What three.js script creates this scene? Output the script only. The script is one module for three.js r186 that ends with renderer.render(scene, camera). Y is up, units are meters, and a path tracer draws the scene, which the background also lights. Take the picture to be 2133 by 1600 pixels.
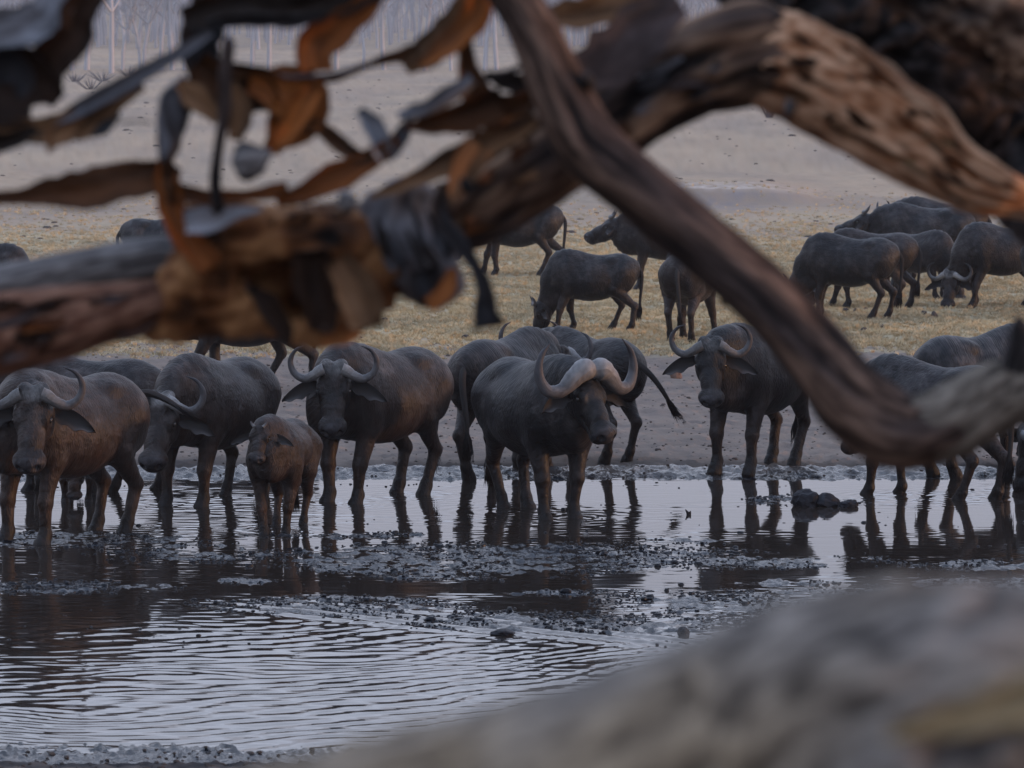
import * as THREE from 'three';
import { ImprovedNoise } from 'three/addons/math/ImprovedNoise.js';
import { mergeGeometries } from 'three/addons/utils/BufferGeometryUtils.js';

// ------------------------------------------------------------ camera, sky, sun, exposure
const W = 2133, HT = 1600, FPX = 8480, HOR = 160, CAMY = 4.3;      // the photograph's pixels, focal length in pixels, horizon row, eye height
const scene = new THREE.Scene();
const FOV = 2 * Math.atan(HT / 2 / FPX) * 180 / Math.PI;
const camera = new THREE.PerspectiveCamera(FOV, 4 / 3, 0.2, 4000);
const PITCH = Math.atan((HT / 2 - HOR) / FPX);
camera.position.set(0, CAMY, 0);
camera.rotation.x = -PITCH;
camera.focus = 41;
camera.userData.fStop = 6.3;
scene.add(camera);
const renderer = new THREE.WebGLRenderer();
renderer.toneMapping = THREE.LinearToneMapping;
renderer.toneMappingExposure = 0.86;
renderer.shadowMap.enabled = true;

const SUN_AZ = 4, SUN_EL = 3;                                      // degrees from +x towards the camera, above the horizon
const rad = Math.PI / 180;
const sunDir = new THREE.Vector3(Math.cos(SUN_AZ * rad) * Math.cos(SUN_EL * rad), Math.sin(SUN_EL * rad), Math.sin(SUN_AZ * rad) * Math.cos(SUN_EL * rad));
const clamp = (v, a = 0, b = 1) => Math.max(a, Math.min(b, v));
const sstep = (a, b, v) => { const t = clamp((v - a) / (b - a)); return t * t * (3 - 2 * t); };
const lerp = (a, b, t) => a + (b - a) * t;
const mix3 = (a, b, t) => [lerp(a[0], b[0], t), lerp(a[1], b[1], t), lerp(a[2], b[2], t)];
{
  const w = 512, h = 512, data = new Float32Array(w * h * 4);
  const low = [0.285, 0.27, 0.295], mid = [1.18, 1.30, 1.62], high = [0.90, 1.20, 1.80], below = [0.16, 0.14, 0.13];
  for (let j = 0; j < h; j++) for (let i = 0; i < w; i++) {
    const el = ((j + 0.5) / h - 0.5) * 180, az = ((i + 0.5) / w - 0.5) * 2 * Math.PI;
    const d = new THREE.Vector3(Math.cos(el * rad) * Math.cos(az), Math.sin(el * rad), Math.cos(el * rad) * Math.sin(az));
    let c = el < 0 ? below : mix3(low, mid, sstep(7.2, 9.4, el));
    if (el > 0) c = mix3(c, high, sstep(14, 60, el));
    const ang = Math.acos(clamp(d.dot(sunDir), -1, 1)) / rad;
    const g = el > -1 ? Math.exp(-((ang / 28) ** 2)) : 0;
    const o = (j * w + i) * 4;
    data[o] = c[0] + 1.1 * g; data[o + 1] = c[1] + 0.5 * g; data[o + 2] = c[2] + 0.18 * g; data[o + 3] = 1;
  }
  const sky = new THREE.DataTexture(data, w, h, THREE.RGBAFormat, THREE.FloatType);
  sky.mapping = THREE.EquirectangularReflectionMapping;
  sky.magFilter = sky.minFilter = THREE.LinearFilter;
  sky.needsUpdate = true;
  scene.background = sky; scene.environment = sky;
}
const sun = new THREE.DirectionalLight(new THREE.Color().setRGB(1, 0.52, 0.24), 3.1);
sun.position.copy(sunDir).multiplyScalar(120).add(new THREE.Vector3(0, 0, -45));
sun.target.position.set(0, 0, -45);
sun.castShadow = true; sun.shadow.radius = 8;
Object.assign(sun.shadow.camera, { left: -60, right: 60, top: 40, bottom: -40, near: 1, far: 300 });
sun.shadow.mapSize.set(2048, 2048);
scene.add(sun, sun.target);
scene.fog = new THREE.FogExp2(new THREE.Color().setRGB(0.60, 0.60, 0.64), 0.00024);

// ------------------------------------------------------------ helpers
let seed = 7;
const rnd = () => { seed = (seed * 1664525 + 1013904223) >>> 0; return seed / 4294967296; };
const rr = (a, b) => a + (b - a) * rnd();
const PN = new ImprovedNoise();
const N = (x, y = 0, z = 0) => PN.noise(x + 100.37, y + 57.13, z + 31.71);
const fbm = (x, y, z = 0, o = 3) => { let s = 0, a = 1, t = 0; for (let i = 0; i < o; i++) { s += a * N(x, y, z + i * 7.3); t += a; a *= 0.5; x *= 2.03; y *= 2.03; z *= 2.03; } return s / t; };
const used = {};
function numbered(name) { const n = used[name] = (used[name] ?? -1) + 1; return n ? `${name}_${String(n).padStart(3, '0')}` : name; }
function tag(o, label, category, group, kind) {
  if (label) o.userData.label = label;
  if (category) o.userData.category = category;
  if (group) o.userData.group = group;
  if (kind) o.userData.kind = kind;
  return o;
}
function part(name, geometry, material, parent) {
  const m = new THREE.Mesh(geometry, material);
  m.name = name; m.castShadow = m.receiveShadow = true;
  (parent || scene).add(m);
  return m;
}
function struct(name, geometry, material) { const m = part(name, geometry, material); m.userData.kind = 'structure'; return m; }
function thing(name, label, category, group) { const g = new THREE.Group(); g.name = numbered(name); scene.add(g); return tag(g, label, category, group); }

// terrain: height by distance d in front of the camera
const NEAR = 25.75, FAR = 43.2;
function baseH(d) {
  if (d < NEAR) return d < 4 ? 2.9 + 7.5 * sstep(-1, -16, d) + .25 * Math.max(0, -16 - d) : 2.9 * Math.pow(clamp((NEAR - d) / (NEAR - 4)), 1.18);  // steep rise behind the camera is unseen, added to block the low sky
  if (d < FAR) return 0;
  let h = 0.05 * sstep(FAR, FAR + 1.6, d) + 0.12 * sstep(44, 66, d);
  if (d > 100) { const t = d - 100; h += t < 40 ? 0.0225 * t * t / 80 : 0.0225 * (t - 20); }
  if (d > 650) h += 0.02 * (d - 650);
  return h;
}
const ray = (px, py) => new THREE.Vector3((px - W / 2), (HT / 2 - py), -FPX).applyAxisAngle(new THREE.Vector3(1, 0, 0), -PITCH).multiplyScalar(1 / FPX);
function at(px, py, depth) { const r = ray(px, py); return r.multiplyScalar(depth / -r.z).add(camera.position); }        // a point at a distance in front of the camera
function onGround(px, py) {
  const r = ray(px, py); let d = 40;
  for (let i = 0; i < 60; i++) { const want = r.y / r.z * -d + CAMY; const g = baseH(d); d += clamp((want - g) / (-r.y / -r.z + 0.03), -8, 8) * 0.6; d = clamp(d, 3, 900); }
  return new THREE.Vector3(r.x * d / -r.z, baseH(d), -d);
}
function project(v) { const p = v.clone().sub(camera.position).applyAxisAngle(new THREE.Vector3(1, 0, 0), PITCH); return [Math.round(W / 2 + p.x / -p.z * FPX), Math.round(HT / 2 - p.y / -p.z * FPX)]; }

function noiseTexture(size, f, srgb) {
  const data = new Uint8Array(size * size * 4);
  for (let j = 0; j < size; j++) for (let i = 0; i < size; i++) {
    const c = f(i / size, j / size), o = (j * size + i) * 4;
    for (let k = 0; k < 3; k++) data[o + k] = clamp(Array.isArray(c) ? c[k] : c) * 255;
    data[o + 3] = 255;
  }
  const t = new THREE.DataTexture(data, size, size);
  t.wrapS = t.wrapT = THREE.RepeatWrapping; t.magFilter = THREE.LinearFilter; t.minFilter = THREE.LinearFilter;
  if (srgb) t.colorSpace = THREE.SRGBColorSpace;
  t.needsUpdate = true;
  return t;
}
// tiling noise: blend across the border
function tile(f) { return (u, v) => { const a = f(u, v), b = f(u - 1, v), c = f(u, v - 1), d = f(u - 1, v - 1); const s = sstep(0.75, 1, u), t = sstep(0.75, 1, v); return lerp(lerp(a, b, s), lerp(c, d, s), t); }; }
const hairBump = noiseTexture(512, tile((u, v) => 0.5 + 0.35 * fbm(u * 42, v * 14, 1, 3) + 0.3 * fbm(u * 9, v * 9, 4, 3)));
const soilBump = noiseTexture(1024, tile((u, v) => 0.5 + 0.45 * fbm(u * 26, v * 26, 2, 4) - 0.25 * Math.max(0, fbm(u * 60, v * 60, 8, 2))));
const mudBump = noiseTexture(512, tile((u, v) => 0.5 + 0.5 * fbm(u * 18, v * 18, 5, 4)));
const barkBump = noiseTexture(512, tile((u, v) => 0.5 + 0.5 * fbm(u * 60, v * 9, 6, 4)));
const hornBump = noiseTexture(256, tile((u, v) => 0.5 + 0.5 * fbm(u * 40, v * 22, 9, 4)));

// ------------------------------------------------------------ terrain
const islands = [  // ellipses in the photograph: cx, cy, half width, half height, strength
  [1060, 1166, 420, 26, 1.1], [880, 1178, 210, 18, .8], [1300, 1172, 170, 16, .8], [80, 1128, 240, 14, .8], [120, 1228, 190, 11, .8], [400, 1155, 150, 14, .45],
  [720, 1268, 200, 17, 1], [560, 1262, 130, 8, .7], [1090, 1300, 190, 17, .9], [1330, 1306, 230, 16, 1], [1700, 1262, 330, 24, 1.1], [2050, 1232, 190, 20, 1.1], [1950, 1265, 220, 22, 1],
  [2060, 1180, 130, 9, .7], [1560, 1178, 130, 10, .7], [1740, 1168, 120, 5, .5], [1260, 1240, 140, 5, .5], [980, 1205, 170, 6, .5], [720, 1118, 130, 6, .45],
  [500, 1215, 60, 5, .7], [1640, 1220, 80, 5, .6], [1650, 1045, 70, 9, .7], [1760, 1050, 50, 7, .6], [1430, 1130, 90, 5, .4], [820, 1165, 80, 6, .6],
];
function islandAt(x, d) {
  const px = W / 2 + x / d * FPX, py = HOR + CAMY * FPX / d;
  let m = -0.6;
  for (const [cx, cy, a, b, s] of islands) { const q = ((px - cx) / a) ** 2 + ((py - cy) / b) ** 2; if (q < 4) m = Math.max(m, s * (1.2 - q * .72)); }
  return m;
}
const hash2 = (i, j) => { const v = Math.sin(i * 127.1 + j * 311.7) * 43758.5453; return v - Math.floor(v); };
function pits(x, d, cell) {
  let h = 0; const ci = Math.floor(x / cell), cj = Math.floor(d / cell);
  for (let i = ci - 1; i <= ci + 1; i++) for (let j = cj - 1; j <= cj + 1; j++) {
    if (hash2(i + .3, j + .7) < .35) continue;
    const px = (i + hash2(i, j)) * cell, pd = (j + hash2(j, i + 9)) * cell, r = cell * (.22 + .2 * hash2(i + 5, j + 3)), q = Math.hypot((x - px), (d - pd) * .8) / r;
    if (q < 1.6) h += q < 1 ? -(1 - q * q) : .35 * Math.sin((q - 1) / .6 * Math.PI);
  }
  return h;
}
function terrainH(x, d) {
  let h = baseH(d);
  if (d > 22 && d < 48) {
    const edge = 0.35 * fbm(x * 0.7, d * 0.9, 3, 3);
    const inPool = sstep(NEAR - 0.1, NEAR + 0.9, d + edge) * (1 - sstep(FAR - 0.7, FAR + 0.5, d + edge * 1.4));
    const m = islandAt(x, d);
    const rough = fbm(x * 2.2, d * 1.5, 2, 3);
    const fine = fbm(x * 9, d * 7, 5, 3), clod = Math.max(0, fbm(x * 17, d * 14, 9, 2));
    const bed = -0.085 + 0.083 * sstep(-0.5, 0.5, m + rough * 1.5) + .012 * pits(x, d, .28) * sstep(-.4, .2, m) + 0.05 * fbm(x * 5, d * 7, 5, 4) * sstep(-0.5, 0.1, m) + 0.03 * clod * sstep(-0.3, 0.3, m) + 0.012 * fine;
    h = lerp(h + 0.03 * fine * sstep(20, 25, d), bed, inPool);
    const shore = sstep(FAR - 1.6, FAR - 0.1, d) * (1 - sstep(FAR + 1.0, FAR + 3, d));
    h += shore * (0.02 * fine + 0.03 * clod + 0.004);
    const shore2 = sstep(NEAR - 1.2, NEAR, d) * (1 - sstep(NEAR + 0.6, NEAR + 1.5, d));
    h += shore2 * (0.02 * fine + 0.06 * clod);
  }
  if (d > FAR) {
    const a = sstep(FAR + 0.5, FAR + 5, d);
    h += .034 * pits(x, d, .42) * sstep(FAR - .2, FAR + 1, d) * (1 - sstep(58, 66, d));
    h += a * (0.035 * fbm(x * 1.6, d * 1.1, 1, 3) + 0.03 * fbm(x * 5, d * 4, 6, 2) * (1 - sstep(75, 110, d)));
    h += 0.25 * sstep(100, 180, d) * fbm(x * 0.11, d * 0.05, 8, 3);
    // the low cut bank on the plain
    const bx = sstep(3.4, 5.4, x + .8 * N(d * .3, x * .3)) * (1 - sstep(7.5, 10.6, x + 0.9 * N(d * .25, x * .2)));
    h += 0.42 * bx * sstep(125.5, 127.2, d + 0.5 * N(x * 0.6, 3)) * (1 - sstep(128, 150, d));
  }
  if (d < NEAR) h += 0.05 * fbm(x * 1.1, d * 1.1, 4, 3) * sstep(NEAR, NEAR - 3, d) + 0.02 * fbm(x * 6, d * 6, 4, 2) * sstep(NEAR, NEAR - 1, d);
  return h;
}
function terrainColor(x, d, h) {
  const f1 = fbm(x * 0.5, d * 0.35, 11, 3), f2 = fbm(x * 3, d * 2.2, 12, 3), f3 = fbm(x * 0.22, d * 0.07, 13, 3);
  const wet = [0.006, 0.007, 0.010], mud = [0.195, 0.153, 0.125], grass = [0.385, 0.30, 0.19], grassG = [0.28, 0.235, 0.15], pale = [0.325, 0.24, 0.164], greyp = [0.262, 0.2, 0.147], dark = [0.165, 0.135, 0.108];
  let c;
  if (d < NEAR + 1.5) c = mix3([0.13, 0.105, 0.09], wet, sstep(0.16, 0.03, h));
  else if (d < FAR + 0.2) c = wet.slice();
  else {
    c = mix3(mud, [0.115, 0.094, 0.082], clamp(f2 * 1.8 + 0.35));
    c = mix3(wet, c, sstep(0.0, 2.6, d - FAR + f1 * 1.2 - 0.2));
    c = mix3(c, mix3(grass, grassG, clamp(0.35 + f1 * 1.8)), sstep(60.5, 63.5, d + f1 * 4 + f2 * 2));
    let p = mix3(pale, greyp, clamp(0.4 + f3 * 2.4));
    p = mix3(p, dark, clamp(f2 * 1.2 - 0.15) * 0.8);
    c = mix3(c, p, sstep(98, 118, d + f3 * 30));
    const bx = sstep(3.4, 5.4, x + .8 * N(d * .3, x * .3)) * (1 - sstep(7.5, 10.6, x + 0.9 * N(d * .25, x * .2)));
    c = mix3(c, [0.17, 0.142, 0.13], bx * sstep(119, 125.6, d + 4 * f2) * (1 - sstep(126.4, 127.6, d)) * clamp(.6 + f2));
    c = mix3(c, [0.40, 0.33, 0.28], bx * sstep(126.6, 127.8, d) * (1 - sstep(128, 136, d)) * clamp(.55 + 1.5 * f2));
  }
  const k = 1 + 0.3 * f2 + 0.15 * f1;
  return [c[0] * k, c[1] * k, c[2] * k];
}
const cols = [];
{ const half = 230; for (let i = -half; i <= half; i++) cols.push(i / half * 0.145); for (let k = 1; k <= 40; k++) { const s = 0.145 + Math.pow(k / 40, 2.2) * 0.75; cols.push(s); cols.unshift(-s); } }
function rowsBetween(a, b, step) { const r = []; const n = Math.max(1, Math.round((b - a) / step)); for (let i = 0; i < n; i++) r.push(a + (b - a) * i / n); return r; }
function gridSheet(rows, hf, cf, uvs = 1) {
  const n = cols.length, pos = new Float32Array(rows.length * n * 3), col = cf && new Float32Array(rows.length * n * 3), uv = new Float32Array(rows.length * n * 2), idx = [];
  rows.forEach((d, j) => cols.forEach((s, i) => {
    const x = s * (Math.max(d, 18) + 2), o = j * n + i, far = Math.abs(s) > 0.16, h = hf(x, d, far);
    pos.set([x, h, -d], o * 3); uv.set([x * uvs, d * uvs], o * 2);
    if (cf) col.set(cf(x, d, h), o * 3);
    if (i && j) { const a = o - n - 1, b = o - n, c = o - 1; idx.push(a, b, c, b, o, c); }
  }));
  const g = new THREE.BufferGeometry();
  g.setAttribute('position', new THREE.BufferAttribute(pos, 3)); g.setAttribute('uv', new THREE.BufferAttribute(uv, 2));
  if (cf) g.setAttribute('color', new THREE.BufferAttribute(col, 3));
  g.setIndex(idx); g.computeVertexNormals();
  return g;
}
{
  const soil = new THREE.MeshPhysicalMaterial({ vertexColors: true, roughness: 0.95, specularIntensity: .15, bumpMap: soilBump, bumpScale: 0.02 });
  const wetMud = new THREE.MeshPhysicalMaterial({ vertexColors: true, roughness: 0.2, specularIntensity: .5, bumpMap: mudBump, bumpScale: 0.028 });
  const r0 = [...rowsBetween(-80, 0, 8), ...rowsBetween(0, 20, 0.4), ...rowsBetween(20, 25, 0.08)];
  const r1 = rowsBetween(25, 44.4, 0.05);
  const r2 = [...rowsBetween(44.4, 66, 0.1), ...rowsBetween(66, 110, 0.3), ...rowsBetween(110, 150, 0.5), ...rowsBetween(150, 700, 5), ...rowsBetween(700, 1200, 40), 1200];
  struct('near_bank_added_rise', gridSheet([...r0, 25], terrainH, terrainColor, 0.5), soil);  // bank in front, plus the added unseen slope behind the camera
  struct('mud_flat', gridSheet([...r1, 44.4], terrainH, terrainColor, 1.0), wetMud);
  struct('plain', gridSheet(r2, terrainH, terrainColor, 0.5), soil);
}
// ------------------------------------------------------------ water
const feetInWater = [[95, 1130], [10, 1105], [268, 1115], [185, 1110], [370, 1047], [430, 1047], [510, 1040], [560, 1105], [604, 1110], [697, 1047], [737, 1049], [845, 1032], [890, 1034], [1190, 1078], [1120, 1072], [1062, 1066], [1095, 1062], [1840, 1034], [1955, 1034], [2010, 1040], [2110, 1016]].map(([px, py]) => { const r = ray(px, py), d = CAMY / (-r.y / -r.z); return [r.x * d / -r.z, d]; });
function waveH(x, d) {
  const near = 1 - sstep(31.2, 33.6, d + 0.25 * N(x * 0.5, d * 0.4));
  const wob = 1.5 * fbm(x * 0.4, d * 0.45, 20, 3) - .13 * (x + 2) * (x + 2);
  const A = Math.sin((d - 0.62 * x + wob * 0.55) * 2 * Math.PI / 0.28), A2 = Math.sin((d - 0.30 * x + wob * 0.8 + 4) * 2 * Math.PI / 0.17);
  const amp = 0.55 + 0.9 * fbm(x * 0.4, d * 0.8, 22, 2);
  let h = near * (0.0024 * amp * A + 0.0008 * A2 + 0.0026 * N(x * 1.8, d * 6.5, 4) + .001 * N(x * 5, d * 17, 14));
  const wake = Math.exp(-(((d - (33.0 - 0.62 * (x + 2.2))) / 0.55) ** 2)) * sstep(-2.6, -1.6, x) * (1 - sstep(1.6, 3.2, x));
  h += wake * 0.0085 * Math.sin((d + 0.8 * x) * 2 * Math.PI / 0.34);
  h += (1 - near) * (0.0016 * N(x * 2.6, d * 9, 7) + 0.0008 * N(x * 7, d * 20, 3)) * (0.22 + 2.0 * clamp(0.1 + fbm(x * 0.45, d * 0.9, 30, 2) * 2.4 - .12 * x));
  if (d > 30) { const im = islandAt(x, d); h += sstep(-.55, .1, im) * (0.0017 * N(x * 4.2, d * 13, 51) + .0008 * N(x * 11, d * 26, 52)); }
  for (const [fx, fd] of feetInWater) { const q = (x - fx) ** 2 + (d - fd) ** 2; if (q < 1.4) { const r = Math.sqrt(q); h += 0.0032 * Math.sin(r * 2 * Math.PI / 0.17) * Math.exp(-r / .35) * sstep(.04, .12, r); } }
  return h;
}
{
  const rows = [...rowsBetween(24.6, 34, 0.022), ...rowsBetween(34, 44.8, 0.03), 44.8];
  const g = gridSheet(rows, (x, d, far) => far ? 0 : waveH(x, d), null, 1);
  struct('water', g, new THREE.MeshPhysicalMaterial({ color: new THREE.Color().setRGB(0.022, 0.017, 0.014), roughness: 0.035, ior: 1.33 }));
}

// ------------------------------------------------------------ blended solids
function ell(c, r, k = 0.08, rz = 0) { return { c, r, k, rz, t: 0 }; }
function cone(a, b, ra, rb, k = 0.06, zs = 1) { return { a, b, ra, rb, k, zs, t: 1 }; }
function meshField(prims, cell) {
  const lo = [1e9, 1e9, 1e9], hi = [-1e9, -1e9, -1e9];
  for (const p of prims) {
    p.lo = []; p.hi = [];
    for (let i = 0; i < 3; i++) {
      if (p.t === 0) { const R = p.rz ? Math.max(p.r[0], p.r[1]) : p.r[i]; const e = i === 2 ? p.r[2] : R; p.lo[i] = p.c[i] - e; p.hi[i] = p.c[i] + e; }
      else { const f = 1; p.lo[i] = Math.min(p.a[i] - p.ra * f, p.b[i] - p.rb * f); p.hi[i] = Math.max(p.a[i] + p.ra * f, p.b[i] + p.rb * f); }
      if (!p.sub) { lo[i] = Math.min(lo[i], p.lo[i]); hi[i] = Math.max(hi[i], p.hi[i]); }
    }
  }
  const pad = cell * 3 + 0.03, n = lo.map((v, i) => Math.ceil((hi[i] - v + 2 * pad) / cell) + 1), o = lo.map(v => v - pad);
  const [nx, ny, nz] = n, F = new Float32Array(nx * ny * nz).fill(1);
  for (const p of prims) {
    const m = p.k + cell * 2 + 0.02, s = [], e = [];
    for (let i = 0; i < 3; i++) { s[i] = Math.max(0, Math.floor((p.lo[i] - m - o[i]) / cell)); e[i] = Math.min(n[i] - 1, Math.ceil((p.hi[i] + m - o[i]) / cell)); }
    const cs = Math.cos(p.rz || 0), sn = Math.sin(p.rz || 0), k = p.k;
    let bx, by, bz, bb, dr;
    if (p.t === 1) { bx = p.b[0] - p.a[0]; by = p.b[1] - p.a[1]; bz = p.b[2] - p.a[2]; bb = bx * bx + by * by + bz * bz; dr = p.rb - p.ra; }
    for (let z = s[2]; z <= e[2]; z++) for (let y = s[1]; y <= e[1]; y++) for (let x = s[0]; x <= e[0]; x++) {
      const X = o[0] + x * cell, Y = o[1] + y * cell, Z = o[2] + z * cell;
      let d;
      if (p.t === 0) {
        let qx = X - p.c[0], qy = Y - p.c[1]; const qz = Z - p.c[2];
        if (p.rz) { const t = qx * cs + qy * sn; qy = -qx * sn + qy * cs; qx = t; }
        const ax = qx / p.r[0], ay = qy / p.r[1], az = qz / p.r[2], k0 = Math.sqrt(ax * ax + ay * ay + az * az);
        const ex = ax / p.r[0], ey = ay / p.r[1], ez = az / p.r[2], k1 = Math.sqrt(ex * ex + ey * ey + ez * ez);
        d = k1 > 1e-6 ? k0 * (k0 - 1) / k1 : -Math.min(p.r[0], p.r[1], p.r[2]);
      } else {
        const qx = X - p.a[0], qy = Y - p.a[1], qz = Z - p.a[2], t = clamp((qx * bx + qy * by + qz * bz) / bb);
        const ux = qx - t * bx, uy = qy - t * by, uz = (qz - t * bz) * p.zs;
        d = Math.sqrt(ux * ux + uy * uy + uz * uz) - (p.ra + dr * t);
        if (p.zs > 1) d /= 1 + (p.zs - 1) * 0.4;
      }
      const i = (z * ny + y) * nx + x, f = F[i];
      if (p.sub) { const h = Math.max(k - Math.abs(f + d), 0) / k; F[i] = Math.max(f, -d) + h * h * k * 0.25; }
      else { const h = Math.max(k - Math.abs(f - d), 0) / k; F[i] = Math.min(f, d) - h * h * k * 0.25; }
    }
  }
  // surface nets
  const id = new Int32Array(nx * ny * nz).fill(-1), P = [], NR = [], I = [], sx = 1, sy = nx, sz = nx * ny;
  const corner = [0, sx, sy, sx + sy, sz, sx + sz, sy + sz, sx + sy + sz], edges = [[0, 1], [2, 3], [4, 5], [6, 7], [0, 2], [1, 3], [4, 6], [5, 7], [0, 4], [1, 5], [2, 6], [3, 7]];
  for (let z = 0; z < nz - 1; z++) for (let y = 0; y < ny - 1; y++) for (let x = 0; x < nx - 1; x++) {
    const b = x + y * sy + z * sz; let m = 0;
    for (let c = 0; c < 8; c++) if (F[b + corner[c]] < 0) m |= 1 << c;
    if (m === 0 || m === 255) continue;
    let px = 0, py = 0, pz = 0, cnt = 0;
    for (const [c, d] of edges) {
      if (((m >> c) & 1) === ((m >> d) & 1)) continue;
      const f0 = F[b + corner[c]], f1 = F[b + corner[d]], t = f0 / (f0 - f1);
      px += (c & 1) + t * ((d & 1) - (c & 1)); py += ((c >> 1) & 1) + t * (((d >> 1) & 1) - ((c >> 1) & 1)); pz += (c >> 2) + t * ((d >> 2) - (c >> 2)); cnt++;
    }
    id[b] = P.length / 3;
    P.push(o[0] + (x + px / cnt) * cell, o[1] + (y + py / cnt) * cell, o[2] + (z + pz / cnt) * cell);
    const g = (c0, c1, c2, c3, c4, c5, c6, c7) => F[b + corner[c0]] + F[b + corner[c1]] + F[b + corner[c2]] + F[b + corner[c3]] - F[b + corner[c4]] - F[b + corner[c5]] - F[b + corner[c6]] - F[b + corner[c7]];
    const gx = g(1, 3, 5, 7, 0, 2, 4, 6), gy = g(2, 3, 6, 7, 0, 1, 4, 5), gz = g(4, 5, 6, 7, 0, 1, 2, 3), l = Math.hypot(gx, gy, gz) || 1;
    NR.push(gx / l, gy / l, gz / l);
  }
  for (let z = 1; z < nz - 1; z++) for (let y = 1; y < ny - 1; y++) for (let x = 1; x < nx - 1; x++) {
    const b = x + y * sy + z * sz, f = F[b] < 0;
    const q = (nb, u, v) => { if (f === (F[b + nb] < 0)) return; const A = id[b - u - v], B = id[b - v], C = id[b], D = id[b - u]; if (A < 0 || B < 0 || C < 0 || D < 0) return; if (f) I.push(A, B, C, A, C, D); else I.push(A, C, B, A, D, C); };
    q(sx, sy, sz); q(sy, sz, sx); q(sz, sx, sy);
  }
  return { P, NR, I };
}
function toGeometry(P, NR, I, C, UV) {
  const g = new THREE.BufferGeometry();
  g.setAttribute('position', new THREE.Float32BufferAttribute(P, 3)); g.setAttribute('normal', new THREE.Float32BufferAttribute(NR, 3));
  if (C) g.setAttribute('color', new THREE.Float32BufferAttribute(C, 3));
  g.setAttribute('uv', new THREE.Float32BufferAttribute(UV || new Float32Array(P.length / 3 * 2), 2));
  g.setIndex(I);
  return g;
}
// swept tube with elliptical section: pts [x,y,z], radii [ru, rv], frame from 'up'
function sweep(pts, radii, up, seg, rad_, colorOf, bulge) {
  const curve = new THREE.CatmullRomCurve3(pts.map(p => new THREE.Vector3(...p)), false, 'centripetal');
  const n = pts.length - 1, P = [], C = [], UV = [], I = [];
  for (let j = 0; j <= seg; j++) {
    const t = j / seg, q = t * n, i = Math.min(n - 1, Math.floor(q)), f = q - i, s = f * f * (3 - 2 * f);
    const c = curve.getPoint(t), T = curve.getTangent(t), U = new THREE.Vector3(...up).addScaledVector(T, -new THREE.Vector3(...up).dot(T)).normalize(), V = T.clone().cross(U);
    const ru = lerp(radii[i][0], radii[i + 1][0], s), rv = lerp(radii[i][1], radii[i + 1][1], s);
    for (let k = 0; k <= rad_; k++) {
      const a = k / rad_ * 2 * Math.PI, b = bulge ? bulge(t, a) : 1;
      const p = c.clone().addScaledVector(U, Math.cos(a) * ru * b).addScaledVector(V, Math.sin(a) * rv * b);
      P.push(p.x, p.y, p.z); UV.push(k / rad_, t); C.push(...colorOf(t, a, b));
      if (j && k) { const o = j * (rad_ + 1) + k, A = o - rad_ - 2, B = o - rad_ - 1, D = o - 1; I.push(A, B, D, B, o, D); }
    }
  }
  const g = toGeometry(P, P.slice(), I, C, UV); g.computeVertexNormals();
  return g;
}

// ------------------------------------------------------------ buffaloes
const hideMap = noiseTexture(512, tile((u, v) => {
  const hair = fbm(u * 70, v * 16, 3, 3), blot = fbm(u * 7, v * 7, 15, 4), scr = Math.max(0, 1 - 14 * Math.abs(N(u * 11 + 2 * N(v * 4, u * 3), v * 5, 21)));
  return clamp(.58 + .55 * blot + .36 * hair + .10 * scr * Math.max(0, blot + .2), .12, 1);
}));
const hide = new THREE.MeshPhysicalMaterial({ vertexColors: true, map: hideMap, roughness: 0.5, specularIntensity: 0.34, bumpMap: hairBump, bumpScale: 0.02 });
const hornMat = new THREE.MeshPhysicalMaterial({ vertexColors: true, roughness: 0.5, specularIntensity: .4, bumpMap: hornBump, bumpScale: 0.004 });
const eyeMat = new THREE.MeshPhysicalMaterial({ color: new THREE.Color().setRGB(0.012, 0.008, 0.006), roughness: 0.12 });
const hairMat = new THREE.MeshPhysicalMaterial({ specularIntensity: .2, color: new THREE.Color().setRGB(0.013, 0.011, 0.011), roughness: 0.8 });
const earMat = new THREE.MeshPhysicalMaterial({ specularIntensity: .2, vertexColors: true, roughness: 0.8 });
const tongueMat = new THREE.MeshStandardMaterial({ color: new THREE.Color().setRGB(0.55, 0.42, 0.38), roughness: 0.5 });
const eyeGeo = new THREE.SphereGeometry(0.021, 14, 10);

const HORN = {
  cow: { p: [[.09, .005, .02], [.13, -.01, .02], [.20, -.06, .01], [.30, -.10, -.02], [.40, -.04, -.03], [.435, .08, -.03], [.38, .19, -.01], [.28, .24, .01]], r: [[.04, .05], [.041, .046], [.037, .039], [.032, .033], [.028, .028], [.023, .023], [.014, .014], [.003, .003]] },
  bull: { p: [[.012, .05, .035], [.09, .055, .05], [.19, -.01, .035], [.32, -.12, 0], [.45, -.11, -.03], [.525, .03, -.04], [.50, .19, -.03], [.40, .31, -.02]], r: [[.065, .07], [.092, .09], [.072, .075], [.052, .055], [.048, .048], [.040, .038], [.025, .024], [.004, .004]] },
  young: { p: [[.05, 0, .02], [.11, 0, .02], [.18, .02, .0], [.23, .09, -.01], [.24, .19, 0]], r: [[.03, .035], [.034, .034], [.028, .027], [.018, .018], [.003, .003]] },
  calf: { p: [[.07, -.01, .02], [.10, .02, .01], [.125, .06, .0], [.14, .10, 0]], r: [[.022, .022], [.02, .02], [.013, .013], [.003, .003]] },
};
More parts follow.
